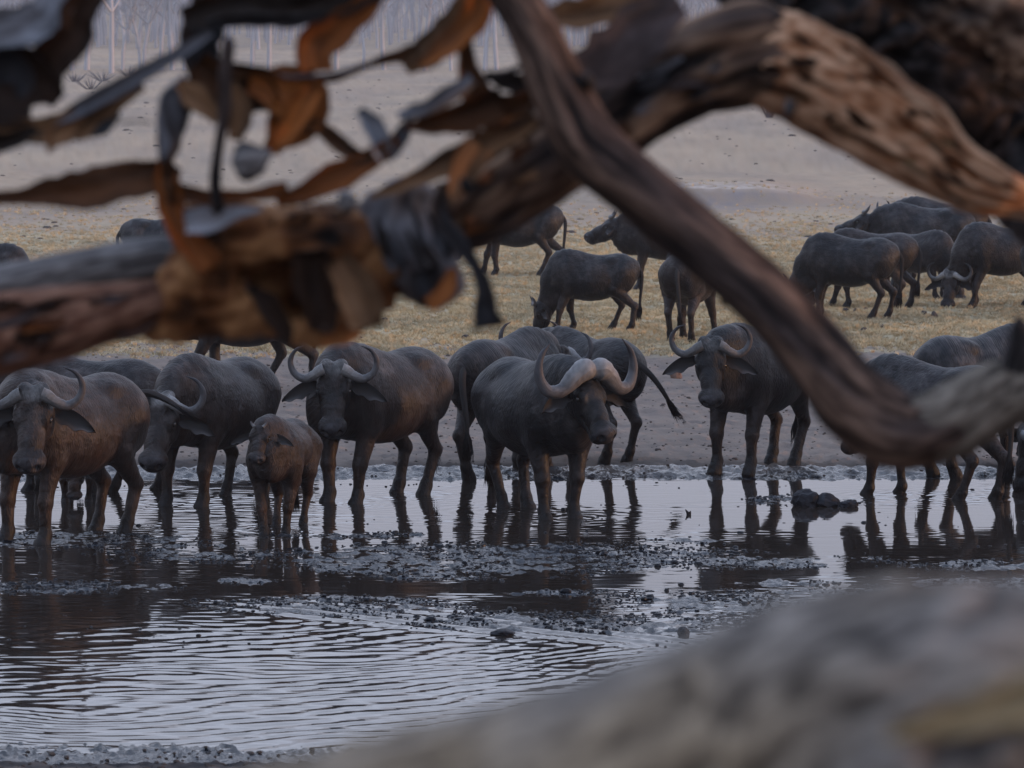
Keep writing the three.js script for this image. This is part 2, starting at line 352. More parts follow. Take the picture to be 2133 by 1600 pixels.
function hornGeometry(kind, side, bossTone) {
  const { p, r } = HORN[kind], U = [-.80, .60], Fd = [.60, .80];
  const hk = kind === 'bull' ? .88 : .8;
  const pts = p.map(([a, b, c]) => [-.0 + (U[0] * b + Fd[0] * c) * hk, .045 + (U[1] * b + Fd[1] * c) * hk, side * a * hk]);
  const big = kind === 'bull';
  return sweep(pts, r, [Fd[0], Fd[1], 0], 44, 18, (t, a) => {
    const n = 0.5 + 0.5 * fbm(t * 14, a * 1.6, side * 3, 3);
    const boss = [0.165 * bossTone, 0.158 * bossTone, 0.154 * bossTone], midc = [0.082, 0.078, 0.08], tip = [0.03, 0.029, 0.033];
    let c = mix3(boss, midc, sstep(0.2, 0.45, t)); c = mix3(c, tip, sstep(0.5, 0.9, t));
    const k = 0.45 + 1.0 * clamp(n + .35 * N(t * 70, a * 4, side));
    return c.map(v => v * k);
  }, (t, a) => 1 + (1 - sstep(0.25, 0.6, t)) * (big ? 0.10 : 0.10) * fbm(t * 22, a * 3, side * 5, 4) + 0.03 * Math.sin(t * 90) * sstep(0.2, 0.35, t) * (1 - sstep(0.5, 0.7, t)));
}
function earGeometry(side, droop) {
  const n = 14, m = 8, P = [], C = [], I = [], UV = [];
  for (let face = 0; face < 2; face++) for (let i = 0; i <= n; i++) for (let j = 0; j <= m; j++) {
    const u = i / n, v = j / m * 2 - 1, w = 0.08 * Math.pow(Math.sin(Math.PI * Math.min(1, 0.10 + u * 0.9)), 0.7) * (1 - 0.25 * u) * (1 + (v < 0 ? 0.18 * Math.sin(u * 17 + side) : 0));
    const cup = 0.055 * (v * v) * (1 - 0.5 * u), len = 0.29 * u;
    const x = -w * v + droop * (0.10 * u + 0.10 * u * u) + .01, y = -0.01 - 0.05 * u + cup - (face ? 0 : 0.008);
    P.push(x, y, side * (0.02 + len)); UV.push(u, v);
    const inner = face ? 0.022 + 0.05 * sstep(0.1, -0.9, v) * sstep(.35, .8, u) : 0.016;
    C.push(inner * 1.1, inner, inner * 0.98);
    if (i && j) { const o = face * (n + 1) * (m + 1) + i * (m + 1) + j, A = o - m - 2, B = o - m - 1, D = o - 1; if ((face === 0) === (side > 0)) I.push(A, D, B, B, D, o); else I.push(A, B, D, B, o, D); }
  }
  const g = toGeometry(P, P.slice(), I, C, UV); g.computeVertexNormals();
  return g;
}
const hornCache = {}, earCache = {};
function makeBuffalo(o) {
  const S = o.s ?? 1, kind = o.horn || 'cow', fine = o.fine ?? false;
  const root = thing('buffalo', o.label, o.cat || 'buffalo', 'buffalo herd at the waterhole');
  const g = o.pool ? (() => { const r = ray(o.at[0], o.at[1]), d = CAMY / (-r.y / -r.z); return new THREE.Vector3(r.x * d / -r.z, -0.06, -d); })() : onGround(...o.at);
  root.position.copy(g); if (!o.pool) root.position.y += 0.0;
  root.rotation.y = (o.phi - 90) * rad;
  root.scale.setScalar(S);
  const f = o.feet || {}, young = o.young ? 1 : 0;
  const prims = [];
  const thin = young ? 0.82 : (o.fat ?? 1);
  // trunk
  prims.push(ell([-.06, 1.00 + young * .13, 0], [.70, .40 * (young ? .72 : 1), .40 * thin], .1), ell([-.02, .93 + young * .14, 0], [.50, .35 * (young ? .72 : 1), .42 * thin], .1));
  prims.push(ell([.42, 1.06 + young * .08, 0], [.42, .42 * (young ? .8 : 1), .33 * thin], .14), ell([.36, 1.30, 0], [.38, .22, .15], .14), ell([.10, 1.28, 0], [.5, .13, .16], .12));
  prims.push(ell([-.60, 1.12, 0], [.32, .32, .30 * thin], .12), ell([-.46, 1.31, 0], [.24, .12, .16], .1), ell([-.80, 1.16, 0], [.13, .17, .12], .1));
  for (const s of [-1, 1]) prims.push(ell([-.42, 1.31, s * .17], [.12, .08, .08], .08), ell([.44, 1.02, s * .22], [.20, .30, .12], .1), ell([-.62, 1.02, s * .17], [.23, .30, .15], .1));
  prims.push(ell([.72, .90 + young * .14, 0], [.20, .24, .18 * thin], .12));
  // legs
  const L = (key, fx, fz, front) => {
    const s = Math.sign(fz), t = f[key] || [0, 0], T = [fx + t[0], 0.0, fz + t[1]], up = t[2] || 0;
    T[1] += up;
    if (front) {
      const Sh = [.46, .98, s * .21], E = [.40 + t[0] * .12, .76, s * .215 + t[1] * .2], K = [lerp(E[0], T[0], .55) + .03, .41 + up * .6, lerp(E[2], T[2], .55)], Ft = [T[0] - .015, T[1] + .13, T[2]];
      prims.push(cone(Sh, E, .15, .115, .06), cone(E, K, .108, .064, .04), cone(K, Ft, .060, .047, .03), ell(K, [.066, .075, .064], .03), ell(Ft, [.058, .06, .056], .03), cone(Ft, [T[0] + .025, T[1] + .05, T[2]], .052, .070, .03), cone([T[0] + .03, T[1] + .045, T[2]], [T[0] + .045, T[1] + .005, T[2]], .068, .078, .02));
    } else {
      const Hp = [-.60, 1.08, s * .17], St = [-.44 + t[0] * .15, .80, s * .215 + t[1] * .2], Hk = [lerp(-.73, T[0] - .12, .72), .47 + up * .6, lerp(St[2], T[2], .6)], Ft = [T[0] - .03, T[1] + .14, T[2]];
      prims.push(cone(Hp, St, .21, .145, .06), cone(St, Hk, .124, .060, .04), cone(Hk, Ft, .056, .046, .03), ell([Hk[0] - .01, Hk[1] + .01, Hk[2]], [.062, .075, .055], .03), ell(Ft, [.056, .06, .054], .03), cone(Ft, [T[0] + .015, T[1] + .05, T[2]], .050, .068, .03), cone([T[0] + .02, T[1] + .045, T[2]], [T[0] + .035, T[1] + .005, T[2]], .066, .075, .02));
    }
  };
  L('FL', .50, -.17, true); L('FR', .50, .17, true); L('HL', -.60, -.17, false); L('HR', -.60, .17, false);
  // head frame
  const H = o.poll || [1.02, 1.40, 0], psi = (o.phi - (o.look ?? o.phi)) * rad, pit = (o.pitch ?? 50) * rad, rol = (o.roll || 0) * rad;
  const hs = young ? (o.hs ?? 1.0) : (o.hs ?? 1.14);
  const X = new THREE.Vector3(Math.cos(psi) * Math.cos(pit), -Math.sin(pit), Math.sin(psi) * Math.cos(pit)), Z0 = new THREE.Vector3(-Math.sin(psi), 0, Math.cos(psi)), Y0 = Z0.clone().cross(X);
  const Z = Z0.clone().multiplyScalar(Math.cos(rol)).addScaledVector(Y0, Math.sin(rol)), Y = Z.clone().cross(X);
  const HM = new THREE.Matrix4().makeBasis(X, Y, Z).scale(new THREE.Vector3(hs * (young ? .84 : 1), hs, hs)).setPosition(...H);
  const hp = (x, y, z) => new THREE.Vector3(x, y, z).applyMatrix4(HM).toArray();
  // neck
  const back = hp(-.06, -.10, 0), jaw = hp(.06, -.22, 0), midU = [lerp(.45, back[0], .5), lerp(1.26, back[1], .5) + .02, back[2] * .4], midL = [lerp(.60, jaw[0], .5), lerp(.98, jaw[1], .5) - .02, jaw[2] * .4];
  prims.push(cone([.45, 1.26, 0], midU, .21, .185, .12, 1.25), cone(midU, back, .185, .125, .1, 1.15), cone([.60, 1.00, 0], midL, .25, .19, .12, 1.35), cone(midL, jaw, .19, .095, .1, 1.25), cone(midU, midL, .15, .15, .12, 1.2));
  prims.push(ell(hp(.06, -.10, 0), [.09, .09, .09], .08), cone(hp(0, -.12, 0), hp(.2, -.14, 0), .10, .07, .05));
  const body = meshField(prims, fine ? 0.02 : 0.03);
  // head in its own finer grid
  const q = [];
  if (kind === 'cow') for (const s of [-1, 1]) q.push(ell([-.03, .025, s * .06], [.075, .035, .06], .02));
  q.push(ell([.04, -.085, 0], [.15, .125, .125], .06), cone([.06, -.09, 0], [.30, -.085, 0], .115, .082, .06), cone([.28, -.085, 0], [.44, -.10, 0], .082, .082, .05), ell([.455, -.105, 0], [.075, .085, .105], .04), ell([.47, -.075, 0], [.06, .055, .085], .03));
  q.push(cone([.06, -.20, 0], [.24, -.20, 0], .085, .062, .06), cone([.24, -.20, 0], [.42, -.185, 0], .06, .048, .04), ell([.43, -.185, 0], [.055, .038, .065], .03));
  for (const s of [-1, 1]) {
    q.push(ell([.13, -.045, s * .098], [.075, .05, .04], .04), ell([.12, -.15, s * .085], [.12, .09, .045], .05), ell([.44, -.085, s * .07], [.05, .05, .045], .03));
    q.push({ ...ell([.155, -.055, s * .135], [.026, .022, .020], .02), sub: true });
    q.push({ ...ell([.515, -.075, s * .060], [.034, .026, .026], .012), sub: true });
    if (fine) q.push({ ...ell([.38, -.16, s * .08], [.13, .010, .06], .012), sub: true });
  }
  if (fine) q.push({ ...ell([.46, -.162, 0], [.09, .011, .11], .012), sub: true });
  if (o.mouth) q.push({ ...ell([.485, -.168, 0], [.05, .022, .05], .02), sub: true });
  const head = meshField(q, fine ? 0.009 : 0.013);
  const P = [], NR = [], C = [], UV = [], I = [];
  const tone = (o.tone ?? 1) * .86, brown = o.brown ?? 0.35, sd = o.at[0] * 0.37;
  const push = (x, y, z, nx, ny, nz, hd) => {
    const n1 = fbm(x * 2.1 + sd, y * 2.1, z * 2.1, 3), n2 = fbm(x * 9 + sd, y * 5, z * 9, 3), n3 = N(x * 26 + sd, y * 26, z * 26);
    const dsp = hd ? 0.0025 * n2 : 0.017 * n1 + 0.008 * n2 + 0.008 * Math.sin(x * 48 + y * 14 + 9 * n1) * sstep(.15, .5, x) * sstep(.5, .8, y);
    P.push(x + nx * dsp, y + ny * dsp, z + nz * dsp); NR.push(nx, ny, nz); UV.push(x * 1.6 + z * .5, y * 1.6 + z * .9);
    const black = [0.0115, 0.0112, 0.0128], br = [0.05, 0.029, 0.021], dust = [0.098, 0.088, 0.087], mud = [0.011, 0.010, 0.010];
    let b = clamp(brown + 0.55 * n1 + 0.35 * sstep(0.95, 0.45, y) - (hd ? 0.22 : 0.1));
    let c = mix3(black, br, b);
    c = mix3(c, dust, clamp(0.10 + 1.7 * n2 + 0.9 * n1 + .25 * Math.max(0, ny) * (hd ? 0 : 1)) * 0.55);
    c = mix3(c, mud, sstep(0.34, 0.12, y + 0.12 * n2) * 0.85);
    if (hd) {
      if (hd.x > 0.46 && hd.y > -.14) c = mix3(c, [0.06, 0.058, 0.066], 0.7);
      c = mix3(c, [.004, .004, .004], .85 * Math.exp(-(((hd.x - .15) / .045) ** 2 + ((hd.y + .055) / .04) ** 2)));
      c = mix3(c, [.075, .062, .055], .6 * Math.exp(-(((hd.x - .23) / .05) ** 2 + ((hd.y + .045) / .04) ** 2)) * clamp(.4 + 2 * n2));
      c = mix3(c, [.07, .06, .055], .55 * sstep(.34, .42, hd.x) * sstep(-.17, -.2, hd.y));
      c = mix3(c, [.004, .004, .004], .9 * Math.exp(-(((hd.y + .16) / .012) ** 2)) * sstep(.3, .36, hd.x));
      if (kind === 'cow' && o.boss !== 0) c = mix3(c, [.20 * (o.boss ?? 1), .185 * (o.boss ?? 1), .175 * (o.boss ?? 1)], clamp(1.1 * Math.exp(-(((hd.x + .02) / .075) ** 4)) * sstep(-.03, .03, hd.y) * (.75 + 1.6 * n2)));
    }
    const k = tone * (1 + 0.55 * n3);
    C.push(c[0] * k, c[1] * k, c[2] * k);
  };
  for (let i = 0; i < body.P.length; i += 3) push(body.P[i], body.P[i + 1], body.P[i + 2], body.NR[i], body.NR[i + 1], body.NR[i + 2], null);
  for (const i of body.I) I.push(i);
  const off = P.length / 3, v = new THREE.Vector3(), w = new THREE.Vector3(), R3 = new THREE.Matrix4().makeBasis(X, Y, Z);
  for (let i = 0; i < head.P.length; i += 3) {
    v.set(head.P[i], head.P[i + 1], head.P[i + 2]); const loc = { x: v.x, y: v.y }; v.applyMatrix4(HM); w.set(head.NR[i], head.NR[i + 1], head.NR[i + 2]).applyMatrix4(R3);
    push(v.x, v.y, v.z, w.x, w.y, w.z, loc);
  }
  for (const i of head.I) I.push(i + off);
  part('body', toGeometry(P, NR, I, C, UV), hide, root);
  // horns, ears, eyes
  const place = m => { m.applyMatrix4(HM); return m; };
  for (const s of [-1, 1]) {
    const bt = o.boss ?? 1;
    place(part('horn', hornCache[kind + s + bt] ??= hornGeometry(kind, s, bt), hornMat, root));
    const ear = part('ear', earCache[s] ??= earGeometry(s, 0.5), earMat, root);
    ear.position.set(.07, -.12, s * .115); ear.rotation.set(0, 0, (o.earTilt ?? 0)); ear.updateMatrix(); place(ear);
    const eye = part('eye', eyeGeo, eyeMat, root); eye.position.set(.15, -.055, s * .122); eye.updateMatrix(); place(eye);
  }
  if (o.mouth) { const tg = part('tongue', new THREE.SphereGeometry(0.03, 12, 8), tongueMat, root); tg.scale.set(1.2, .6, 1.3); tg.position.set(.475, -.166, 0); tg.updateMatrix(); place(tg); }
  // tail
  const tp = o.tail || [[-.88, 1.22, 0], [-.97, 1.08, .01], [-.97, .85, .03], [-.95, .62, .05], [-.94, .48, .05]];
  part('tail', sweep(tp, tp.map((_, i) => { const r = lerp(.042, .022, i / (tp.length - 1)); return [r, r]; }), [1, .1, .1], 20, 8, () => [.03 * tone, .027 * tone, .026 * tone]), earMat, root);
  {
    const e = new THREE.Vector3(...tp[tp.length - 1]), d = e.clone().sub(new THREE.Vector3(...tp[tp.length - 2])).normalize(), P2 = [], I2 = [];
    for (let k = 0; k < 90; k++) {
      const a = e.clone().addScaledVector(d, -rnd() * .1).add(new THREE.Vector3(rr(-.015, .015), rr(-.015, .015), rr(-.015, .015)));
      const b = e.clone().addScaledVector(d, rr(.16, .32)).add(new THREE.Vector3(rr(-.06, .06), rr(-.03, .03), rr(-.06, .06))), m = a.clone().lerp(b, .5).add(new THREE.Vector3(rr(-.02, .02), 0, rr(-.02, .02)));
      const q0 = P2.length / 3, ww = .007;
      P2.push(a.x - ww, a.y, a.z, a.x + ww, a.y, a.z, a.x, a.y, a.z + ww, m.x - ww, m.y, m.z, m.x + ww, m.y, m.z, m.x, m.y, m.z + ww, b.x, b.y, b.z);
      for (const [x, y] of [[0, 1], [1, 2], [2, 0]]) I2.push(q0 + x, q0 + y, q0 + 3 + x, q0 + y, q0 + 3 + y, q0 + 3 + x, q0 + 3 + x, q0 + 3 + y, q0 + 6);
    }
    const tg = toGeometry(P2, P2.slice(), I2); tg.computeVertexNormals();
    part('tail_tuft', tg, hairMat, root);
  }
  if (o.mane !== 0 && !young) {
    const P2 = [], I2 = [], nb = new THREE.Vector3(...back), amt = o.mane ?? 1;
    for (let k = 0; k < 220 * amt; k++) {
      const t = rnd(), a = t < .45 ? new THREE.Vector3(lerp(.05, .45, t / .45), lerp(1.405, 1.505, Math.sin(t / .45 * 1.57)), rr(-.035, .035)) : new THREE.Vector3(.45, 1.49, rr(-.03, .03)).lerp(nb.clone().add(new THREE.Vector3(-.02, .125, 0)), (t - .45) / .55);
      const b = a.clone().add(new THREE.Vector3(rr(-.07, .0), rr(.015, .05), rr(-.035, .035))), q0 = P2.length / 3, ww = .006; a.y -= .03;
      P2.push(a.x - ww, a.y, a.z, a.x + ww, a.y, a.z - ww, a.x, a.y, a.z + ww, b.x, b.y, b.z); I2.push(q0, q0 + 1, q0 + 3, q0 + 1, q0 + 2, q0 + 3, q0 + 2, q0, q0 + 3);
    }
    const mg = toGeometry(P2, P2.slice(), I2); mg.computeVertexNormals();
    part('mane', mg, hairMat, root);
  }
  if (globalThis.process?.env?.SHOW || o.show) {
    root.updateMatrixWorld(true);
    const pr = (x, y, z) => project(new THREE.Vector3(x, y, z).applyMatrix4(root.matrixWorld)).join(',');
    const foot = (k, x, z) => { const t = f[k] || [0, 0]; return pr(x + t[0], .06 / S, z + t[1]); };
    console.log(o.id, 'poll', pr(...H), 'nose', pr(...hp(.5, -.1, 0)), 'hump', pr(.4, 1.5, 0), 'hip', pr(-.45, 1.43, 0), 'rump', pr(-.92, 1.15, 0), 'FL', foot('FL', .5, -.17), 'FR', foot('FR', .5, .17), 'HL', foot('HL', -.6, -.17), 'HR', foot('HR', -.6, .17));
  }
  return root;
}
const SHOW = false;
const herd = [
  { id: 'B1', at: [135, 1118], pool: 1, phi: -36, s: 1.08, look: -4, pitch: 58, poll: [.82, 1.34, -.40], horn: 'cow', boss: .7, hs: 1.22, brown: .75, tone: 1.1, fine: 1, tail: [[-.88, 1.22, 0], [-.98, 1.25, -.1], [-1.04, 1.2, -.25], [-1.08, 1.12, -.40]], feet: { FL: [.0, -.05], FR: [.0, .05] }, label: 'big brown bull at the left edge, head to the camera, tail swung aside' },
  { id: 'B2', at: [165, 1020], pool: 1, phi: -97, s: .99, pitch: 60, poll: [1.1, 1.1, 0], brown: .4, tone: 1.35, label: 'pale dusty buffalo rump and legs hidden behind the brown bull at the left edge', feet: { HL: [.2, 0], HR: [-.2, 0] } },
  { id: 'B3', at: [445, 1043], pool: 1, phi: -28, s: 1.03, look: -13, pitch: 55, hs: 1.26, poll: [1.08, 1.10, -.08], horn: 'cow', boss: 1.15, brown: .6, fine: 1, label: 'brown cow with lowered head between the brown bull and the calf', feet: { FL: [0, -.02], FR: [.1, .0], HL: [-.05, 0], HR: [.1, 0] } },
  { id: 'B4', at: [590, 1103], pool: 1, phi: -10, s: .75, look: -14, pitch: 55, poll: [.82, 1.44, .10], horn: 'calf', young: 1, brown: .8, tone: .95, fat: .8, fine: 1, mane: 0, label: 'small reddish brown calf standing in the shallow water facing the camera', cat: 'buffalo calf', feet: { FR: [.1, -.06], FL: [-.05, 0.03], HR: [.15, 0.03], HL: [0, .05] } },
  { id: 'B5', at: [505, 812], phi: -86, s: 1.02, pitch: 35, poll: [1.05, 1.42, 0], brown: .1, tone: .8, label: 'dark buffalo walking left on the mud behind the cow and calf, under the leaning limb', feet: { HL: [-.28, 0], HR: [.28, 0], FL: [.2, 0], FR: [-.2, 0] } },
  { id: 'B6', at: [785, 1037], pool: 1, phi: -37, s: 1.09, look: -2, pitch: 58, poll: [.86, 1.30, -.19], horn: 'cow', boss: 1.0, brown: .55, fine: 1, label: 'brown cow with ringed horns staring at the camera from the water, right of the calf', feet: { HL: [.1, 0], HR: [.08, 0] } },
  { id: 'B7', at: [1060, 990], phi: 150, s: 1.03, pitch: 50, poll: [1.05, 1.2, 0], brown: .3, tone: 1.05, fine: 1, label: 'buffalo facing away on the shore directly behind the big bull, rump to the left', feet: { HL: [-.1, .08] } },
  { id: 'B8', at: [1122, 1068], pool: 1, phi: 26, s: 1.08, look: 36, pitch: 50, poll: [1.00, 1.35, .02], horn: 'bull', hs: 1.14, brown: .05, tone: .95, fine: 1, label: 'large black bull with a heavy pale horn boss, standing in the water at the centre', feet: { FL: [0, .06], FR: [.0, .02], HL: [.1, 0.04], HR: [.0, -.1] } },
  { id: 'B9', at: [1218, 957], phi: -142, s: .95, pitch: 40, look: -150, poll: [1.05, 1.32, 0], brown: .25, fine: 1, tail: [[-.88, 1.22, 0], [-1.0, 1.08, .12], [-1.04, .94, .24], [-1.06, .80, .34], [-1.06, .72, .40]], label: 'buffalo turned away behind the big bull, its tail swishing to the right' },
  { id: 'B10', at: [1578, 979], phi: -33, s: 1.05, look: 0, pitch: 60, poll: [1.06, 1.33, -.05], horn: 'cow', boss: .6, brown: .2, fine: 1, mouth: 1, label: 'black cow with open mouth on the dry shore, half hidden by the forked limb', feet: { FL: [.0, -.03], FR: [.0, .03], HL: [.1, 0] } },
  { id: 'B11', at: [1930, 1033], pool: 1, phi: -124, s: .98, pitch: 70, poll: [.92, .98, .1], hs: 1, brown: .25, fine: 1, mane: 1.6, label: 'maned buffalo with lowered head at the water behind the bend of the forked limb', feet: { FL: [.1, 0], FR: [-.1, 0], HL: [.12, 0], HR: [-.12, 0] } },
  { id: 'B12', at: [2050, 985], phi: 128, s: 1.04, pitch: 50, poll: [1.05, 1.2, 0], brown: .05, tone: 1.25, fine: 1, label: 'bluish grey buffalo back rising behind the maned buffalo at the right' },
  { id: 'B13', at: [2335, 1017], pool: 1, phi: -78, s: 1.0, look: -72, pitch: 74, poll: [1.05, .64, 0], brown: .05, tone: .7, fine: 1, label: 'dark buffalo drinking at the right edge, only head and one horn in view' },
  { id: 'B14', at: [1228, 690], phi: -90, s: .87, look: -84, pitch: 78, poll: [.98, .50, 0], horn: 'young', brown: .15, tone: .85, fine: 1, label: 'young dark buffalo grazing in profile on the yellow grass at the centre', feet: { FL: [.12, 0], FR: [-.2, 0], HL: [-.16, 0], HR: [.16, 0] } },
  { id: 'B15', at: [1075, 574], phi: -90, s: 1.05, pitch: 60, poll: [1.1, .9, 0], brown: .2, label: 'buffalo standing on the far grass, its front end hidden by the peeling limb', feet: { HL: [.1, 0], HR: [-.28, 0], FL: [-.1, 0], FR: [.15, 0] } },
  { id: 'B16', at: [1388, 606], phi: -90, s: 1.06, look: -88, pitch: 24, poll: [.98, 1.29, 0], horn: 'young', brown: .2, label: 'buffalo with raised head in profile, its back crossed by the forked limb' },
  { id: 'B17', at: [1434, 708], phi: 166, s: .97, look: -130, pitch: 40, poll: [.95, 1.2, -.3], horn: 'cow', brown: .45, label: 'buffalo seen from behind on the grass under the forked limb', feet: { FR: [.1, .15], FL: [-.1, .0] } },
  { id: 'B18', at: [1764, 664], phi: -102, s: .96, pitch: 66, poll: [1.1, .55, 0], brown: .15, tone: .8, mane: 1.6, label: 'dark grazing buffalo in front of the right hand group, tail hanging over its rump', feet: { HL: [.12, 0], HR: [-.12, 0] } },
  { id: 'B19', at: [1810, 642], phi: -96, s: .93, pitch: 66, poll: [1.1, .6, 0], brown: .35, label: 'brownish buffalo standing just behind the dark grazing one in the right hand group', feet: { HL: [.12, 0], HR: [-.18, 0], FL: [-.1, 0], FR: [.2, 0] } },
  { id: 'B20', at: [1920, 602], phi: -93, s: 1.1, look: -95, pitch: 18, poll: [1.0, 1.30, 0], horn: 'young', brown: .1, mane: 1.5, label: 'largest buffalo at the back of the right hand group, horned head raised to the left' },
  { id: 'B21', at: [1952, 588], phi: -112, s: 1.12, pitch: 50, poll: [1.0, 1.2, 0], brown: .3, tone: 1.1, label: 'grey rump showing behind the largest buffalo of the right hand group' },
  { id: 'B22', at: [1915, 622], phi: 55, s: .84, look: 25, pitch: 70, poll: [1.0, .55, 0], horn: 'cow', boss: 1.3, brown: .3, label: 'smaller buffalo with head down among the right hand group, pale horns low to the grass' },
  { id: 'B23', at: [2082, 640], phi: -72, s: 1.0, look: -20, pitch: 62, poll: [.95, .58, .05], horn: 'cow', boss: 1.5, brown: .15, label: 'big buffalo at the right with pale upturned horns and lowered head', feet: { FL: [.1, 0], FR: [-.1, 0] } },
  { id: 'B24', at: [2180, 655], phi: 162, s: .97, pitch: 50, poll: [1.0, 1.2, 0], brown: .05, tone: 1.2, label: 'bluish buffalo flank cut off by the right edge on the grass' },
  { id: 'B25', at: [345, 602], phi: 92, s: .95, pitch: 60, poll: [1.05, .7, 0], brown: .1, label: 'bluish buffalo back just showing above the grey limb on the left' },
  { id: 'B26', at: [-30, 680], phi: 84, s: .9, pitch: 60, poll: [1.05, .7, 0], brown: .3, mane: 1.5, label: 'buffalo hump showing over the limb at the far left edge' },
  { id: 'B27', at: [165, 1038], pool: 1, phi: 2, s: .7, look: -5, pitch: 78, poll: [.98, .62, 0], horn: 'calf', young: 1, brown: 1.0, tone: 1.1, mane: 0, label: 'reddish calf drinking behind the legs of the brown bull', cat: 'buffalo calf' },
];
for (const b of herd) { if (SHOW) b.show = 1; makeBuffalo(b); }

// ------------------------------------------------------------ the fallen dead tree in front
const PAL = {
  ash: [[.015, .012, .010], [.085, .068, .053], [.19, .157, .125]],
  umber: [[.007, .005, .004], [.055, .033, .024], [.17, .105, .075]],
  log: [[.022, .018, .015], [.085, .07, .06], [.23, .195, .165]], log2: [[.04, .028, .019], [.13, .094, .062], [.27, .20, .13]],
  sunPaint: [[.008, .005, .004], [.25, .105, .048], [.56, .34, .21]], tanw: [[.010, .007, .005], [.10, .05, .028], [.33, .20, .125]],  // first palette: warm sunlight painted into the right limb's colour
  warm: [[.010, .007, .006], [.085, .043, .026], [.40, .26, .175]], grey: [[.02, .018, .018], [.095, .084, .08], [.24, .22, .212]],
  dark: [[.005, .005, .005], [.014, .012, .012], [.055, .05, .05]], red: [[.012, .006, .004], [.085, .034, .02], [.22, .115, .075]], mauve: [[.005, .004, .004], [.020, .014, .0125], [.072, .050, .043]],
};
const barkMat = new THREE.MeshPhysicalMaterial({ vertexColors: true, roughness: 0.72, specularIntensity: .15, bumpMap: barkBump, bumpScale: 0.004 });
const stripMat = new THREE.MeshPhysicalMaterial({ vertexColors: true, roughness: 0.6, specularIntensity: .2 });
function limbGeometry(pts, org, o = {}) {
  const P0 = pts.map(([x, y, d]) => at(x, y, d).sub(org)), curve = new THREE.CatmullRomCurve3(P0, false, 'centripetal');
  const L = curve.getLength(), seg = o.seg || Math.ceil(L / 0.012), M = o.m || 56, n = pts.length - 1, pal = PAL[o.pal || 'warm'], pal2 = PAL[o.pal2 || o.pal || 'warm'];
  const P = [], C = [], UV = [], I = [], fa = o.fa || 2.6, fl = o.fl || 3.6, amp = o.amp ?? 0.13, twist = o.twist ?? 0.8, sd = pts[0][0] * .013 + pts[0][1] * .007;
  let U = new THREE.Vector3(0, 1, 0);
  const t0 = curve.getTangent(0); U.addScaledVector(t0, -U.dot(t0)).normalize();
  for (let j = 0; j <= seg; j++) {
    const t = j / seg, c = curve.getPoint(t), T = curve.getTangent(t), q = t * n, i = Math.min(n - 1, Math.floor(q)), f = q - i;
    U.addScaledVector(T, -U.dot(T)).normalize(); const V = T.clone().cross(U);
    const ra = pts[i][3] * pts[i][2] / FPX, rb = pts[i + 1][3] * pts[i + 1][2] / FPX, r = lerp(ra, rb, f * f * (3 - 2 * f)), s = L * t;
    const end = o.cap ? Math.sqrt(clamp(1 - ((Math.max(0, 1 - Math.min(t, 1 - t) * L / (r * .7))) ** 2))) : 1;
    for (let k = 0; k <= M; k++) {
      const a = k / M * 2 * Math.PI, b = a + twist * s, ca = Math.cos(b), sa = Math.sin(b);
      const big = fbm(ca * .9 + sd, sa * .9, s * 3.2, 3), wv = .35 * N(ca * 2 + sd, sa * 2, s * 5), ridge = 1 - 2.2 * Math.abs(N(ca * fa + sd + wv, sa * fa + wv, s * fl)), crack = Math.max(0, 1 - 9 * Math.abs(N(ca * 2.1 + sd, sa * 2.1 + wv, s * 6.5 + 40))) * Math.max(0, .3 + 2 * N(ca + sd, sa, s * 4 + 3)), fine = fbm(ca * fa * 3.3, sa * fa * 3.3 + sd, s * fl * 4, 3) - .6 * crack, patch = fbm(ca * 1.1, sa * 1.1 + sd * 3, s * 3.1 + 9, 2);
      const rr_ = r * (1 + amp * (1.7 * big + .8 * ridge + .7 * fine)) * end;
      const p = c.clone().addScaledVector(U, Math.cos(a) * rr_).addScaledVector(V, Math.sin(a) * rr_);
      P.push(p.x, p.y, p.z); UV.push(a * r * 2.2, s * 2.2);
      const g = clamp(.34 + (o.bias || 0) + .6 * ridge + 1.0 * fine - .06), pm = clamp(.5 + 2.2 * patch);
      const col = pp => g < .5 ? mix3(pp[0], pp[1], g * 2) : mix3(pp[1], pp[2], g * 2 - 1);
      C.push(...mix3(col(pal), col(pal2), pm));
      if (j && k) { const oo = j * (M + 1) + k, A = oo - M - 2, B = oo - M - 1, D = oo - 1; I.push(A, D, B, B, D, oo); }
    }
  }
  const g = toGeometry(P, P.slice(), I, C, UV); g.computeVertexNormals();
  return g;
}
const COL = { orange: [.27, .085, .02], tan: [.19, .10, .05], pale: [.30, .215, .115], grey: [.13, .13, .145], dark: [.014, .010, .008], brown: [.075, .030, .012], mauve: [.075, .055, .053], dgrey: [.03, .03, .034], rust: [.19, .06, .016], lgrey: [.24, .245, .27], dkb: [.026, .013, .008] };
